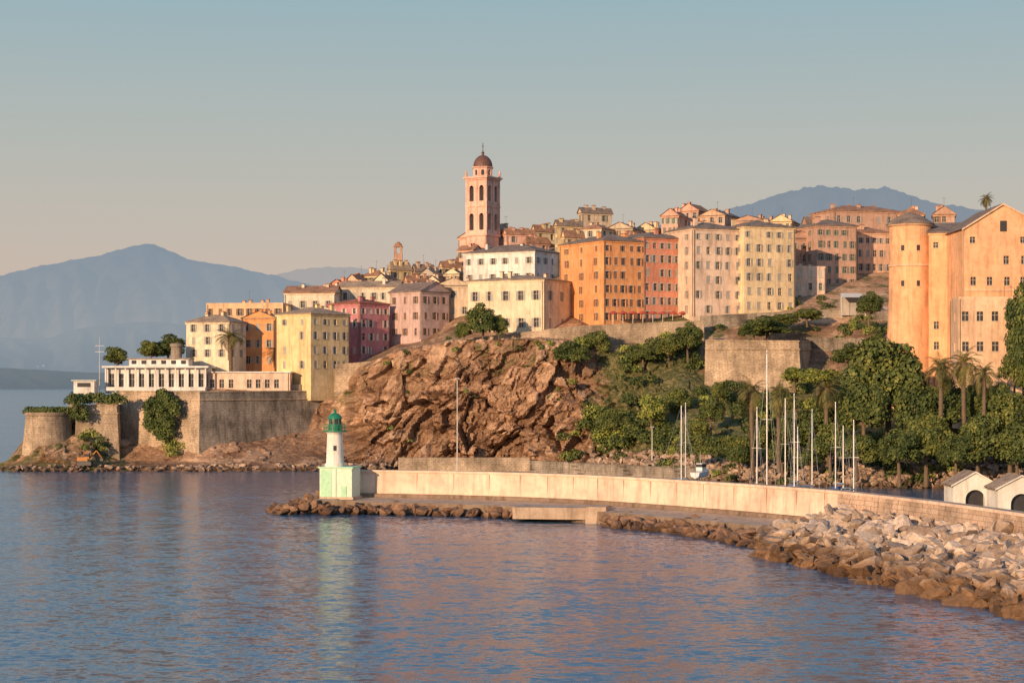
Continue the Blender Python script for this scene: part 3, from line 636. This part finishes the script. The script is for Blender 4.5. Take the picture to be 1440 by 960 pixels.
# ------------------------------------------------------------------ lighthouse
def lighthouse():
    d=301; cx=X(470,d); b=B('lighthouse',(cx,d,2))
    z0=1.9; zr=Z(658,d); x0,x1=X(453,d),X(501,d)
    ca=Vector((math.cos(R(-12)),math.sin(R(-12)),0)); sa=Vector((-ca.y,ca.x,0)); cen=Vector(((x0+x1)/2,d+1.5,0))
    w=(x1-x0)*.98; dp=4.6
    b.box('base_house',M['lmint'],cen+UP*(z0+zr)/2,ca,sa,UP,(w,dp,zr-z0)); b.box('base_roof',M['lmint2'],cen+UP*(zr+.12),ca,sa,UP,(w+.4,dp+.4,.24))
    b.box('base_panel',M['lmint2'],cen-sa*(dp/2+.02)+UP*(z0+zr)/2-ca*1.6,ca,sa,UP,(w*.34,.08,zr-z0-.5))
    b.box('door',M['lmint2'],cen-sa*(dp/2+.05)+ca*1.3+UP*(z0+1.05),ca,sa,UP,(.95,.1,2.1))
    b.box('pilaster',M['lwhite'],cen-sa*(dp/2+.06)+ca*(w*.0)+UP*(z0+zr)/2,ca,sa,UP,(.16,.14,zr-z0))
    b.box('plinth',M['ledge'],cen+UP*(z0+.2),ca,sa,UP,(w+.5,dp+.5,.4))
    t=Vector((cx,d+1.2,0)); zg=Z(607,d)
    b.lathe('tower',M['lwhite'],t,[(1.62,zr+.24),(1.62,zr+.7),(1.4,zr+.75),(1.22,zg-.4),(1.45,zg-.1),(1.7,zg)],28)
    b.lathe('gallery',M['lgreen'],t,[(1.3,zg),(1.85,zg),(1.85,zg+.16),(0,zg+.16)],28)
    for i in range(20):
        an=2*math.pi*i/20; p=t+Vector((1.76*math.cos(an),1.76*math.sin(an),zg+.16)); b.tube('railing',M['lgreen'],p,p+UP*.95,.035,.035,4)
    for h in (.5,.95): b.lathe('railing',M['lgreen'],t,[(1.73,zg+.16+h),(1.79,zg+.16+h),(1.79,zg+.22+h),(1.73,zg+.22+h),(1.73,zg+.16+h)],24)
    b.lathe('lantern_base',M['lgreen'],t,[(1.05,zg+.16),(1.05,zg+1.2)],20); b.lathe('lantern_glass',M['glass'],t,[(.92,zg+1.2),(.92,zg+2.0)],16)
    for i in range(8):
        an=2*math.pi*i/8; p=t+Vector((.95*math.cos(an),.95*math.sin(an),zg+1.2)); b.tube('lantern_bars',M['lgreen'],p,p+UP*.8,.06,.06,4)
    b.lathe('dome',M['lgreen'],t,[(1.15,zg+2.0),(1.15,zg+2.12),(.95,zg+2.55),(.6,zg+2.85),(.2,zg+3.0),(.2,zg+3.15),(.26,zg+3.3),(0,zg+3.6)],20)
    b.abox('tower_window',M['glass'],t+Vector((.1,-1.32,(zr+zg)/2+.3)),(.45,.1,.8))
    b.done()
lighthouse()
def pole(name,px,d,yb,yt,r=.13,head=True):
    x=X(px,d); b=B(name,(x,d,Z(yb,d))); b.tube('mast',M['metal'],(x,d,Z(yb,d)),(x,d,Z(yt,d)),r,r*.6,8)
    b.abox('foot',M['darkmetal'],(x,d,Z(yb,d)+.2),(.6,.6,.4))
    if head:
        b.abox('lamp_arm',M['metal'],(x,d-.35,Z(yt,d)+.03),(.7,.2,.08))
        for s in(-1,1): b.abox('lamp_head',M['metal'],(x+s*.28,d-.35,Z(yt,d)-.06),(.22,.25,.1))
    b.done()
pole('flood_light_mast',643,308,692,532,.10)
pole('street_lamp',917,400,650,600,.1); pole('street_lamp',1255,380,660,618,.1)
def hut(px0,px1,d,ye,yp,yb):
    x0,x1=X(px0,d),X(px1,d); zb=3.4; ze=Z(ye,d); zp=Z(yp,d); b=B('harbour_hut',((x0+x1)/2,d,zb)); w=x1-x0; dp=5
    facade(b,(x0,d,zb),(1,0,0),w,ze-zb,1,1,M['lwhite'],ww=w*.45,wh=4,arch=True,skip=0,bandlow=.25,depth=.8)
    xm=(x0+x1)/2
    b.poly('walls',M['lwhite'],[(x0,d,ze),(x1,d,ze),(xm,d,zp)]); b.poly('walls',M['lwhite'],[(x0,d+dp,zb),(x0,d,zb),(x0,d,ze),(x0,d+dp,ze)]); b.poly('walls',M['lwhite'],[(x1,d,zb),(x1,d+dp,zb),(x1,d+dp,ze),(x1,d,ze)])
    b.poly('walls',M['lwhite'],[(x1,d+dp,zb),(x0,d+dp,zb),(x0,d+dp,ze),(xm,d+dp,zp),(x1,d+dp,ze)])
    for s in(-1,1):
        xe=xm+s*(w/2+.35); zz=ze-.25; q=[(xm,d-.3,zp+.05),(xe,d-.3,zz),(xe,d+dp+.3,zz),(xm,d+dp+.3,zp+.05)]
        b.poly('roof',M['rtan'],q); b.poly('roof',M['rtan'],[(p[0],p[1],p[2]+.18) for p in q]); b.poly('roof_edge',M['lwhite'],[q[0],q[1],(q[1][0],q[1][1],q[1][2]+.18),(q[0][0],q[0][1],q[0][2]+.18)])
    b.done()
hut(1341,1402,226,681,665,715); hut(1403,1470,216,686,670,720)
# ------------------------------------------------------------------ rocks
import bmesh
def rockvar(seed,sub=2):
    rs=np.random.default_rng(seed); bm=bmesh.new(); bmesh.ops.create_icosphere(bm,subdivisions=sub+1,radius=1)
    v=np.array([q.co[:] for q in bm.verts]); f=np.array([[q.index for q in p.verts] for p in bm.faces]); bm.free()
    for _ in range(11):
        n=rs.normal(size=3); n/=np.linalg.norm(n); dd=rs.uniform(.32,.72); e=v@n-dd; msk=e>0; v[msk]-=np.outer(e[msk],n)
    v*=np.array([1.6,1.15,.85])*rs.uniform(.8,1.25,3)
    v+=rs.normal(size=v.shape)*.012
    return v,f
RV=[rockvar(i,1) for i in range(16)]+[rockvar(50+i,2) for i in range(4)]
def rocks(name,items,mat):
    vs=[];fs=[];k=0
    for (x,y,z,s) in items:
        v,f=RV[RNG.integers(20)]; a,bb,c=RNG.uniform(0,6.28),RNG.normal()*.45,RNG.normal()*.45
        Rz=np.array([[math.cos(a),-math.sin(a),0],[math.sin(a),math.cos(a),0],[0,0,1]]); Rx=np.array([[1,0,0],[0,math.cos(bb),-math.sin(bb)],[0,math.sin(bb),math.cos(bb)]]); Ry=np.array([[math.cos(c),0,math.sin(c)],[0,1,0],[-math.sin(c),0,math.cos(c)]])
        w=(v*s)@(Rz@Rx@Ry).T+np.array([x,y,z]); vs.append(w); fs.append(f+k); k+=len(w)
    return mkobj(name,np.vstack(vs).tolist(),np.vstack(fs).tolist(),[mat])
def rockm(name,dry,wet,zw0,zw1):
    m,nt,b,o=newmat(name); v=pos(nt); g=N(nt,'ShaderNodeNewGeometry'); sp=N(nt,'ShaderNodeSeparateXYZ'); nt.links.new(g.outputs['Position'],sp.inputs[0])
    na=N(nt,'ShaderNodeMath',operation='MULTIPLY_ADD'); nt.links.new(nz(nt,v,.5,4),na.inputs[0]); na.inputs[1].default_value=-2.2; nt.links.new(sp.outputs[2],na.inputs[2])
    mr=N(nt,'ShaderNodeMapRange'); nt.links.new(na.outputs[0],mr.inputs[0]); mr.inputs[1].default_value=zw0-1.1; mr.inputs[2].default_value=zw1-1.1
    isl=ramp(nt,g.outputs['Random Per Island'],[(0,(.5,.45,.42)),(.5,(.9,.87,.85)),(1,(1.3,1.25,1.2))])
    c=mul(nt,wet,dry,mr.outputs[0],'MIX'); c=mul(nt,c,isl); c=mul(nt,c,ramp(nt,nz(nt,v,1.6,5,.7),[(.32,.5),(.62,1.15)]),.8)
    nt.links.new(c,b.inputs['Base Color']); b.inputs['Roughness'].default_value=.85; b.inputs['Specular IOR Level'].default_value=.3
    bump(nt,b,nz(nt,v,2.5,6,.7),.15); return m
mdry=rockm('riprap_rock',(.62,.50,.40),(.22,.13,.07),1.2,3.2); mdark=rockm('dark_boulder',(.27,.165,.105),(.09,.055,.035),-.1,.8); mgrey=rockm('grey_boulder',(.44,.33,.25),(.17,.11,.07),.3,1.2)
WL=[(1080,219),(1140,208),(1200,197),(1300,181),(1440,162),(1560,150),(1800,130)]
items=[]
for i in range(3600):
    px=RNG.uniform(1072,1700); dw=np.interp(px,[p[0] for p in WL],[p[1] for p in WL]); dwall=np.interp(px,[p[0] for p in path],[p[1] for p in path])-1.2
    near=min(1,max(0,(px-1070)/110)); dtop=dw+(dwall-dw)*(.35+.65*near)
    t=RNG.random(); d=dw+(dtop-dw)*t-RNG.random()*1.0
    hz_=3.7*t**.7*(.5+.5*near)
    s=RNG.choice([.5,.75,1.05,1.45],p=[.38,.36,.2,.06])*RNG.uniform(.8,1.25)
    items.append((X(px,d),d,hz_-.4+RNG.normal()*.35,s))
rocks('riprap_boulders',items,mdry)
vs=[];fs=[]
pp=np.linspace(1060,1790,90)
for px in pp:
    dw=np.interp(px,[p[0] for p in WL],[p[1] for p in WL]); dwall=np.interp(px,[p[0] for p in path],[p[1] for p in path])-.3
    for t in np.linspace(0,1,7): dd=dw+1.5+(dwall-dw-1.5)*t; vs.append((X(px,dd),dd,-1+3.5*t**.7 if px>1120 else -1.+2.2*t**.7))
for i in range(len(pp)-1):
    for j in range(6): a=i*7+j; fs.append((a,a+7,a+8,a+1))
mkobj('riprap_bed',vs,fs,[M['concrete']])
items=[]
def along(px): return np.interp(px,[p[0] for p in path],[p[1] for p in path])
for i in range(760):
    px=RNG.uniform(520,1120); dens=.3 if px<840 else 1.0
    if 720<px<852: dens=.10
    if RNG.random()>dens: continue
    d=along(px)-9-RNG.random()**1.3*(4 if px<840 else 10+max(0,(px-950)/12)); s=RNG.uniform(.45,1.0)*(1.2 if px<850 else 1.15)
    items.append((X(px,d),d,.3+RNG.random()*.7-(.04*(along(px)-9-d)),s))
for i in range(90):
    px=RNG.uniform(382,450); t=(px-380)/70; d=296+RNG.uniform(-3.5,8); items.append((X(px,d),d,-.3+t*1.8+RNG.random()*.6,RNG.uniform(.5,1.05)))
for i in range(30):
    px=RNG.uniform(440,530); d=along(500)-12-RNG.random()*3; items.append((X(px,d),d,.3+RNG.random()*.7,RNG.uniform(.5,1.0)))
rocks('breakwater_boulders',items,mdark)
items=[]
for i in range(1700):
    px=RNG.uniform(830,1500); s_=sec(px); t=RNG.random(); d=s_[0][0]+3+(s_[2][0]-s_[0][0]-1)*t; items.append((X(px,d),d,ground(px,d)+.1+RNG.random()*.3,RNG.uniform(.4,.9)))
for i in range(300):
    px=RNG.uniform(-40,560); s_=sec(px); d=s_[0][0]+2.5+5*RNG.random(); items.append((X(px,d),d,min(1.2,ground(px,d))-.15+RNG.random()*.25,RNG.uniform(.3,.85)))
rocks('shore_rocks',items,mgrey)
# ------------------------------------------------------------------ vegetation
def leaves(blobs,n_per,size,rs,flat=.0):
    out=[]
    for (cx,cy,cz,rx,ry,rz) in blobs:
        n=int(n_per*max(.3,(rx*ry*rz)**(2/3)))
        v=rs.normal(size=(n,3)); v/=np.linalg.norm(v,axis=1,keepdims=True)
        v[:,2]=np.where(v[:,2]<-.5,-v[:,2],v[:,2])
        rad=rs.uniform(.5,1.15,(n,1))**.7
        c=v*rad*np.array([rx,ry,rz])+np.array([cx,cy,cz])
        nr=v+rs.normal(size=(n,3))*.5; nr/=np.linalg.norm(nr,axis=1,keepdims=True)
        t=np.cross(nr,rs.normal(size=(n,3))); t/=np.linalg.norm(t,axis=1,keepdims=True); u=np.cross(nr,t)
        s=size*rs.uniform(.5,1.25,(n,1)); k=rs.uniform(.45,.9,(n,1))
        out.append(np.stack([c-t*s,c-u*s*k,c+t*s,c+u*s*k],1))
    q=np.concatenate(out).reshape(-1,3); f=np.arange(len(q)).reshape(-1,4); return q,f
def treemesh(name,seed,h=10,cw=4.2,ch=3.6,mat='leaf',size=.27):
    rs=np.random.default_rng(seed); b=B(name); cz=h-ch
    blobs=[(0,0,cz,cw*.62,cw*.62,ch*.68)]
    for i in range(30):
        v=rs.normal(size=3); v/=np.linalg.norm(v); r=rs.uniform(.5,.82)
        if v[2]<-.75: v[2]*=-.5
        c=np.array([v[0]*cw*r,v[1]*cw*r,cz+v[2]*ch*r]); rr=rs.uniform(.24,.42)
        blobs.append((*c,cw*rr,cw*rr,ch*rr*.9))
    base=Vector((0,0,-2)); mid=Vector((rs.normal()*.2,rs.normal()*.2,cz-ch*.55))
    b.tube('trunk',M['bark'],base,mid,.38,.26,8)
    for bl in blobs[1:11]: b.tube('trunk',M['bark'],mid,Vector(bl[:3]),.16,.04,5)
    q,f=leaves(blobs,130,size,rs)
    v,ff,_=b.part('trunk',M['bark']); k=len(v)
    vs=[tuple(p) for p in v]+q.tolist(); fs=list(ff)+[tuple(x+k for x in t) for t in f.tolist()]
    me=bpy.data.meshes.new(name); me.from_pydata(vs,[],fs); me.materials.append(M['bark']); me.materials.append(M[mat])
    me.polygons.foreach_set('material_index',[0]*len(ff)+[1]*len(f)); me.update(); return me
TM=[treemesh('broadleaf_tree',i,10,4.2,4.5,mt) for i,mt in enumerate(['leaf','leafd','leaf','leafd'])]
TM.append(treemesh('broadleaf_tree',9,10,3.8,4.7,'leafl'))
def tree(px,py,rx,ry,d,kind,name='broadleaf_tree'):
    k=d/F; w=rx*k/4.6; hh=ry*k/4.5; cz=Z(py,d); ob=bpy.data.objects.new(name,TM[kind]); scene.collection.objects.link(ob)
    ob.scale=(w,w*random.uniform(.9,1.1),hh); ob.location=(X(px,d),d,cz-5.6*hh); ob.rotation_euler=(0,0,random.uniform(0,6.28)); return ob
for t in [(1248,532,64,60,382,0),(1215,572,42,45,376,3),(1290,578,38,45,374,1),(1302,620,42,38,366,2),(1265,630,38,32,364,3),(1375,620,42,40,362,0),(1345,634,32,28,360,3),(1420,588,42,50,364,2),(1432,634,38,34,358,1),
 (1440,468,32,60,378,1),(1464,430,30,50,380,3),(1427,520,26,38,377,0),(1480,560,50,60,368,0),(1520,610,60,50,360,2),(1335,574,36,36,372,1),(1385,568,32,32,370,3),
 (1192,500,26,16,428,1),(1150,592,32,32,380,1),(1168,622,32,28,372,2),(1205,634,28,24,368,0),(1120,610,30,28,384,3),(1080,614,28,26,390,2),(1040,642,24,16,384,1),(1100,640,24,18,378,0),(1140,644,24,18,374,1),
 (916,578,30,26,425,4),(955,565,22,20,434,0),(1150,532,40,16,424,4),(1118,528,30,13,428,4),(1000,580,20,20,412,1),(978,604,22,20,405,2),(1012,550,14,14,428,0),(865,592,22,18,434,2),
 (678,453,26,24,460,1),(652,466,14,14,459,0),(702,458,14,16,460,2),(1135,443,26,10,466,0),(1080,460,40,14,456,1),(1060,464,26,12,454,3),(1222,430,20,18,450,1),(1100,450,22,10,464,0),
 (165,502,22,15,480,0),(236,490,30,18,490,1),(212,492,18,14,486,0),(968,478,24,22,456,1),(804,498,26,16,452,1),(838,482,20,18,458,0),(905,498,28,13,454,2),(940,486,24,14,456,0)]:
    tree(*t)
blobs=[];blobl=[]
def shrub(px,py,r,lst,n=1,sp=0):
    for _ in range(n):
        a,c=px+random.gauss(0,sp),py+random.gauss(0,sp*.5); h=hit(a,c); rr=r*h.y/F*random.uniform(.6,1.3)
        lst.append((h.x,h.y-rr*.35,h.z+rr*.15,rr*1.2,rr,rr*.85))
for px,py,r,n,sp in [(905,500,10,9,16),(950,490,11,11,18),(880,520,8,4,12),(800,490,9,6,14),(840,470,8,5,8),(850,605,10,12,22),(880,595,11,15,22),(930,618,11,18,24),(960,640,9,14,24),(980,520,8,4,10),(1010,560,9,8,20),(900,545,7,5,20),(870,630,9,9,20),
  (1060,580,11,12,26),(1120,570,11,12,26),(1180,580,12,14,26),(1050,645,8,14,40),(1150,650,8,16,40),(1250,645,12,18,40),(1350,645,12,20,40),(1300,535,12,14,30),(1380,528,12,16,30),(1330,525,10,8,20),(250,634,9,4,6),(140,625,7,6,14),(120,610,7,4,8),
  (820,640,7,8,16),(760,484,6,4,12),(560,505,4,4,24),(720,482,4,4,30),(1180,452,6,14,40),(1050,440,6,8,30),(1120,436,6,10,24),(1220,470,8,10,22),(620,560,4,2,30),(700,530,4,3,40),(540,600,4,2,30),(790,560,5,5,24),(650,490,4,3,24)]:
    for _ in range(n): shrub(px,py,r,blobs if random.random()<.7 else blobl,1,sp)
for px in range(40,98,7): blobs.append((X(px,450),449+2*abs(px-68)/28,Z(578,450),1.6,2.2,1.0))
for px in range(97,168,7): blobs.append((X(px,451),453,Z(563,451)+random.uniform(-.3,.6),1.7,1.5,1.4))
for i in range(8): blobs.append((X(random.uniform(100,120),450),449.5,Z(random.uniform(560,590),450),1.2,1.1,1.5))
for i in range(60): # big creeper against the bastion
    a=random.uniform(0,6.28); r_=random.random()**.5; px=228+25*r_*math.cos(a); py=583+36*r_*math.sin(a)
    blobs.append((X(px,452),452.0-(px-228)*.13-(py-550)*.018,Z(py,452),1.3,1.3,1.3))
q,f=leaves(blobs,100,.3,RNG); mkobj('hillside_shrubs',q.tolist(),f.tolist(),[M['leafd']])
q,f=leaves(blobl,100,.28,RNG); mkobj('hillside_bushes',q.tolist(),f.tolist(),[M['leafl']])
hb=[(X(px,388),388-(px-1000)*.03,Z(626,388)+dz,1.2,1.1,1.3) for px in range(962,1062,6) for dz in (-1.1,.6)]
q,f=leaves(hb,130,.22,RNG); mkobj('hedge',q.tolist(),f.tolist(),[M['leaf']])
def palmmesh(seed,h=8,L=3.2,nf=46):
    rs=random.Random(seed); b=B('palm')
    pts=[Vector((math.sin(i*.25)*.12,0,i*h/10)) for i in range(-3,11)]
    for p,q in zip(pts[:-1],pts[1:]): b.tube('t',M['bark'],p,q,.36,.30,8)
    b.lathe('t',M['bark'],(0,0,h-.5),[(.3,-.6),(.6,0),(.55,.5),(.1,.9)],9)
    v,ff,_=b.p['t']; vs=[tuple(p) for p in v]; fs=list(ff); mi=[0]*len(ff)
    top=Vector((0,0,h))
    for i in range(nf):
        az=rs.uniform(0,6.28); el=R(rs.uniform(-40,85)); l=L*rs.uniform(.8,1.1); hd=Vector((math.cos(az),math.sin(az),0)); side=Vector((-hd.y,hd.x,0))
        n=13; droop=rs.uniform(.5,.95); p=top.copy(); ang=el
        for k in range(n):
            dr=hd*math.cos(ang)+UP*math.sin(ang); p2=p+dr*l/n; ang-=droop*.19
            wd=.62*math.sin(math.pi*min(1,(k+1.5)/(n+1)))**.6*L/3.2
            for s in(-1,1):
                tip=p2+side*s*wd+dr*.25-UP*.28*wd
                kk=len(vs); vs+=[tuple(p),tuple(p+dr*.15),tuple(tip+dr*.05),tuple(tip)]; fs.append((kk,kk+1,kk+2,kk+3)); mi.append(1)
            kk=len(vs); w=side*.035; vs+=[tuple(p-w),tuple(p+w),tuple(p2+w),tuple(p2-w)]; fs.append((kk,kk+1,kk+2,kk+3)); mi.append(1)
            p=p2
    me=bpy.data.meshes.new('palm_tree'); me.from_pydata(vs,[],fs); me.materials.append(M['bark']); me.materials.append(M['palm']); me.polygons.foreach_set('material_index',mi); me.update(); return me
PM=[palmmesh(1),palmmesh(2)]
def palm(px,py,r,d,hk=1.0):
    k=r*d/F/3.0; ob=bpy.data.objects.new('palm_tree',PM[random.randint(0,1)]); scene.collection.objects.link(ob); ob.scale=(k,k,k*hk); ob.location=(X(px,d),d,Z(py,d)-8*k*hk); ob.rotation_euler=(0,0,random.uniform(0,6))
for t in [(325,474,26,468,.8),(1058,552,28,380,1.2),(1095,556,26,374,1.2),(1163,548,26,374,1.2),(1322,520,27,366,1.3),(1356,512,28,364,1.3),(1383,526,24,362,1.3),(1387,280,12,412,1.1)]: palm(*t)
# ------------------------------------------------------------------ boats
def sailboat(px,d,ym,L=11,rot=0.3):
    x=X(px,d); b=B('sailboat',(x,d,0)); ca=Vector((math.cos(rot),math.sin(rot),0)); sa=Vector((-ca.y,ca.x,0))
    def q(u,w,z): return Vector((x,d,0))+ca*u+sa*w+UP*z
    n=12; ring=[]
    for i in range(n+1):
        t=i/n; u=-L/2+L*t; w=L*.16*(1-max(0,(t-.35)/.65)**2.2)*(.8+.2*min(1,t*4)); zd=1.0+.35*t*t
        if i==n: w=.02
        ring.append([q(u,-w,zd),q(u,-w*.85,.3),q(u*.96,0,-.5),q(u,w*.85,.3),q(u,w,zd)])
    for a_,c_ in zip(ring[:-1],ring[1:]):
        for j in range(4): b.poly('hull',M['hull'],[a_[j],c_[j],c_[j+1],a_[j+1]])
        b.poly('deck',M['wood'],[a_[0],a_[4],c_[4],c_[0]])
    b.poly('transom',M['hull'],ring[0])
    for s in(-1,1):
        for a_,c_ in zip(ring[:-1],ring[1:]):
            j=0 if s<0 else 4; b.poly('stripe',M['hullblue'],[a_[j]+sa*s*.03-UP*.3,c_[j]+sa*s*.03-UP*.3,c_[j]+sa*s*.03-UP*.15,a_[j]+sa*s*.03-UP*.15])
    b.box('cabin',M['hull'],q(.3,0,1.4),ca,sa,UP,(L*.38,L*.17,.55)); b.box('cabin_windows',M['glass'],q(.3,0,1.45),ca,sa,UP,(L*.3,L*.172,.2)); b.box('cockpit_hood',M['hullblue'],q(-L*.2,0,1.7),ca,sa,UP,(1.2,L*.16,.7))
    zt=Z(ym,d); mu=L*.08
    b.tube('mast',M['metal'],q(mu,0,1.1),q(mu,0,zt),.13,.09,8); b.tube('boom',M['hull'],q(mu,0,2.4),q(mu-L*.42,0,2.5),.17,.14,7)
    for s in(-1,1):
        b.tube('shrouds',M['metal'],q(mu,s*L*.15,1.1),q(mu,0,zt*.93),.014,.014,4); b.tube('spreader',M['metal'],q(mu,0,zt*.55),q(mu-.1,s*.9,zt*.55),.03,.03,4)
    b.tube('forestay',M['metal'],q(L*.49,0,1.4),q(mu,0,zt*.97),.03,.02,5); b.tube('backstay',M['metal'],q(-L*.49,0,1.1),q(mu,0,zt),.014,.014,4)
    b.done()
for t in [(1076,318,492,16,1.2),(953,352,570,10,.5),(961,356,566,11,1.0),(1063,335,572,10,1.2),(1101,330,560,10,.9),(1116,326,553,11,1.3),(1140,332,575,10,1.1),(1175,322,565,11,1.4),(1183,338,598,9,.9),(1200,320,590,10,1.3),(1120,345,600,9,1.1)]: sailboat(*t)
def motorboat(px,d,zb,L=8,rot=.2):
    x=X(px,d); b=B('motorboat',(x,d,zb)); ca=Vector((math.cos(rot),math.sin(rot),0)); sa=Vector((-ca.y,ca.x,0)); q=lambda u,w,z:Vector((x,d,zb))+ca*u+sa*w+UP*z
    n=10; ring=[]
    for i in range(n+1):
        t=i/n; u=-L/2+L*t; w=L*.17*(1-max(0,(t-.4)/.6)**2) if i<n else .02; ring.append([q(u,-w,1.3+.4*t),q(u,-w*.8,.5+.5*t*t),q(u*.95,0,.1+.5*t*t),q(u,w*.8,.5+.5*t*t),q(u,w,1.3+.4*t)])
    for a_,c_ in zip(ring[:-1],ring[1:]):
        for j in range(4): b.poly('hull',M['hull'],[a_[j],c_[j],c_[j+1],a_[j+1]])
        b.poly('deck',M['hull'],[a_[0],a_[4],c_[4],c_[0]])
    b.poly('transom',M['hull'],ring[0]); b.box('wheelhouse',M['hull'],q(-.3,0,2.3),ca,sa,UP,(L*.3,L*.22,1.5)); b.box('windscreen',M['glass'],q(-.3,0,2.6),ca,sa,UP,(L*.305,L*.225,.6)); b.tube('mast',M['metal'],q(-.6,0,3),q(-.6,0,5),.05,.03,5)
    for u in(-2,0,2):
        for s in(-1,1): b.tube('stands',M['darkmetal'],q(u,s*1.3,-.8),q(u,s*.9,.6),.06,.06,4)
    b.done()
motorboat(987,372,1.6,6,1.0)
def excavator(px,d):
    x=X(px,d); z=ground(px,d)+.3; b=B('excavator',(x,d,z))
    for s in(-1,1): b.abox('track',M['darkmetal'],(x,d+s*1.1,z+.45),(3.2,.55,.8))
    b.abox('chassis',M['darkmetal'],(x,d,z+.8),(2.2,1.6,.4)); b.abox('body',M['excav'],(x-.5,d,z+1.5),(2.4,2.1,.9)); b.abox('cab',M['excav'],(x+.5,d-.5,z+2.2),(1.1,1.0,1.4)); b.abox('cab_window',M['glass'],(x+.52,d-.52,z+2.4),(1.14,1.04,.7))
    e=Vector((x+2.6,d,z+3.4)); b.tube('boom',M['excav'],(x+.8,d+.3,z+1.6),e,.2,.15,6); f_=Vector((x+3.8,d,z+1.7)); b.tube('stick',M['excav'],e,f_,.15,.1,6); b.abox('bucket',M['darkmetal'],f_-UP*.35,(.7,.8,.6)); b.done()
excavator(120,440)
# ------------------------------------------------------------------ light, sky, camera
sv=Vector((-.54,-.84,0)).normalized(); el=R(12); S=Vector((sv.x*math.cos(el),sv.y*math.cos(el),math.sin(el)))
L=bpy.data.lights.new('sun','SUN'); L.energy=5.0; L.angle=R(.5); L.color=(1,.66,.385)
lo=bpy.data.objects.new('sun',L); scene.collection.objects.link(lo); lo.rotation_euler=S.to_track_quat('Z','Y').to_euler(); lo.location=(-100,-100,100)
w=bpy.data.worlds.new('World'); scene.world=w; w.use_nodes=True; nt=w.node_tree; bg=nt.nodes['Background']
sk=nt.nodes.new('ShaderNodeTexSky'); sk.sky_type='NISHITA'; sk.sun_disc=False; sk.sun_elevation=el; sk.sun_rotation=math.atan2(S.x,S.y)%(2*math.pi); sk.dust_density=2.5
tc=nt.nodes.new('ShaderNodeTexCoord'); sp=nt.nodes.new('ShaderNodeSeparateXYZ'); nt.links.new(tc.outputs['Generated'],sp.inputs[0])
r=nt.nodes.new('ShaderNodeValToRGB'); cr=r.color_ramp
st=[(0,(.61,.48,.41)),(.035,(.64,.495,.42)),(.075,(.58,.505,.44)),(.12,(.49,.50,.46)),(.20,(.325,.465,.515)),(.30,(.27,.43,.59)),(.55,(.20,.345,.56)),(1,(.12,.235,.43))]
while len(cr.elements)<len(st): cr.elements.new(.5)
for e,(p,c) in zip(cr.elements,st): e.position=p; e.color=(*c,1)
nt.links.new(sp.outputs[2],r.inputs[0])
sc=nt.nodes.new('ShaderNodeVectorMath'); sc.operation='SCALE'; sc.inputs['Scale'].default_value=10; nt.links.new(r.outputs[0],sc.inputs[0])
mx=nt.nodes.new('ShaderNodeMixRGB'); mx.inputs[0].default_value=.9; nt.links.new(sk.outputs[0],mx.inputs[1]); nt.links.new(sc.outputs[0],mx.inputs[2])
nt.links.new(mx.outputs[0],bg.inputs[0]); bg.inputs[1].default_value=.1
cam=bpy.data.cameras.new('camera'); co=bpy.data.objects.new('camera',cam); scene.collection.objects.link(co); co.location=(0,0,EYE); co.rotation_euler=(R(90),0,0)
cam.sensor_width=36; cam.lens=F/1440*36; cam.shift_y=60/1440; cam.clip_start=1; cam.clip_end=120000; scene.camera=co
scene.view_settings.view_transform='Standard'; scene.view_settings.look='None'; scene.view_settings.exposure=0
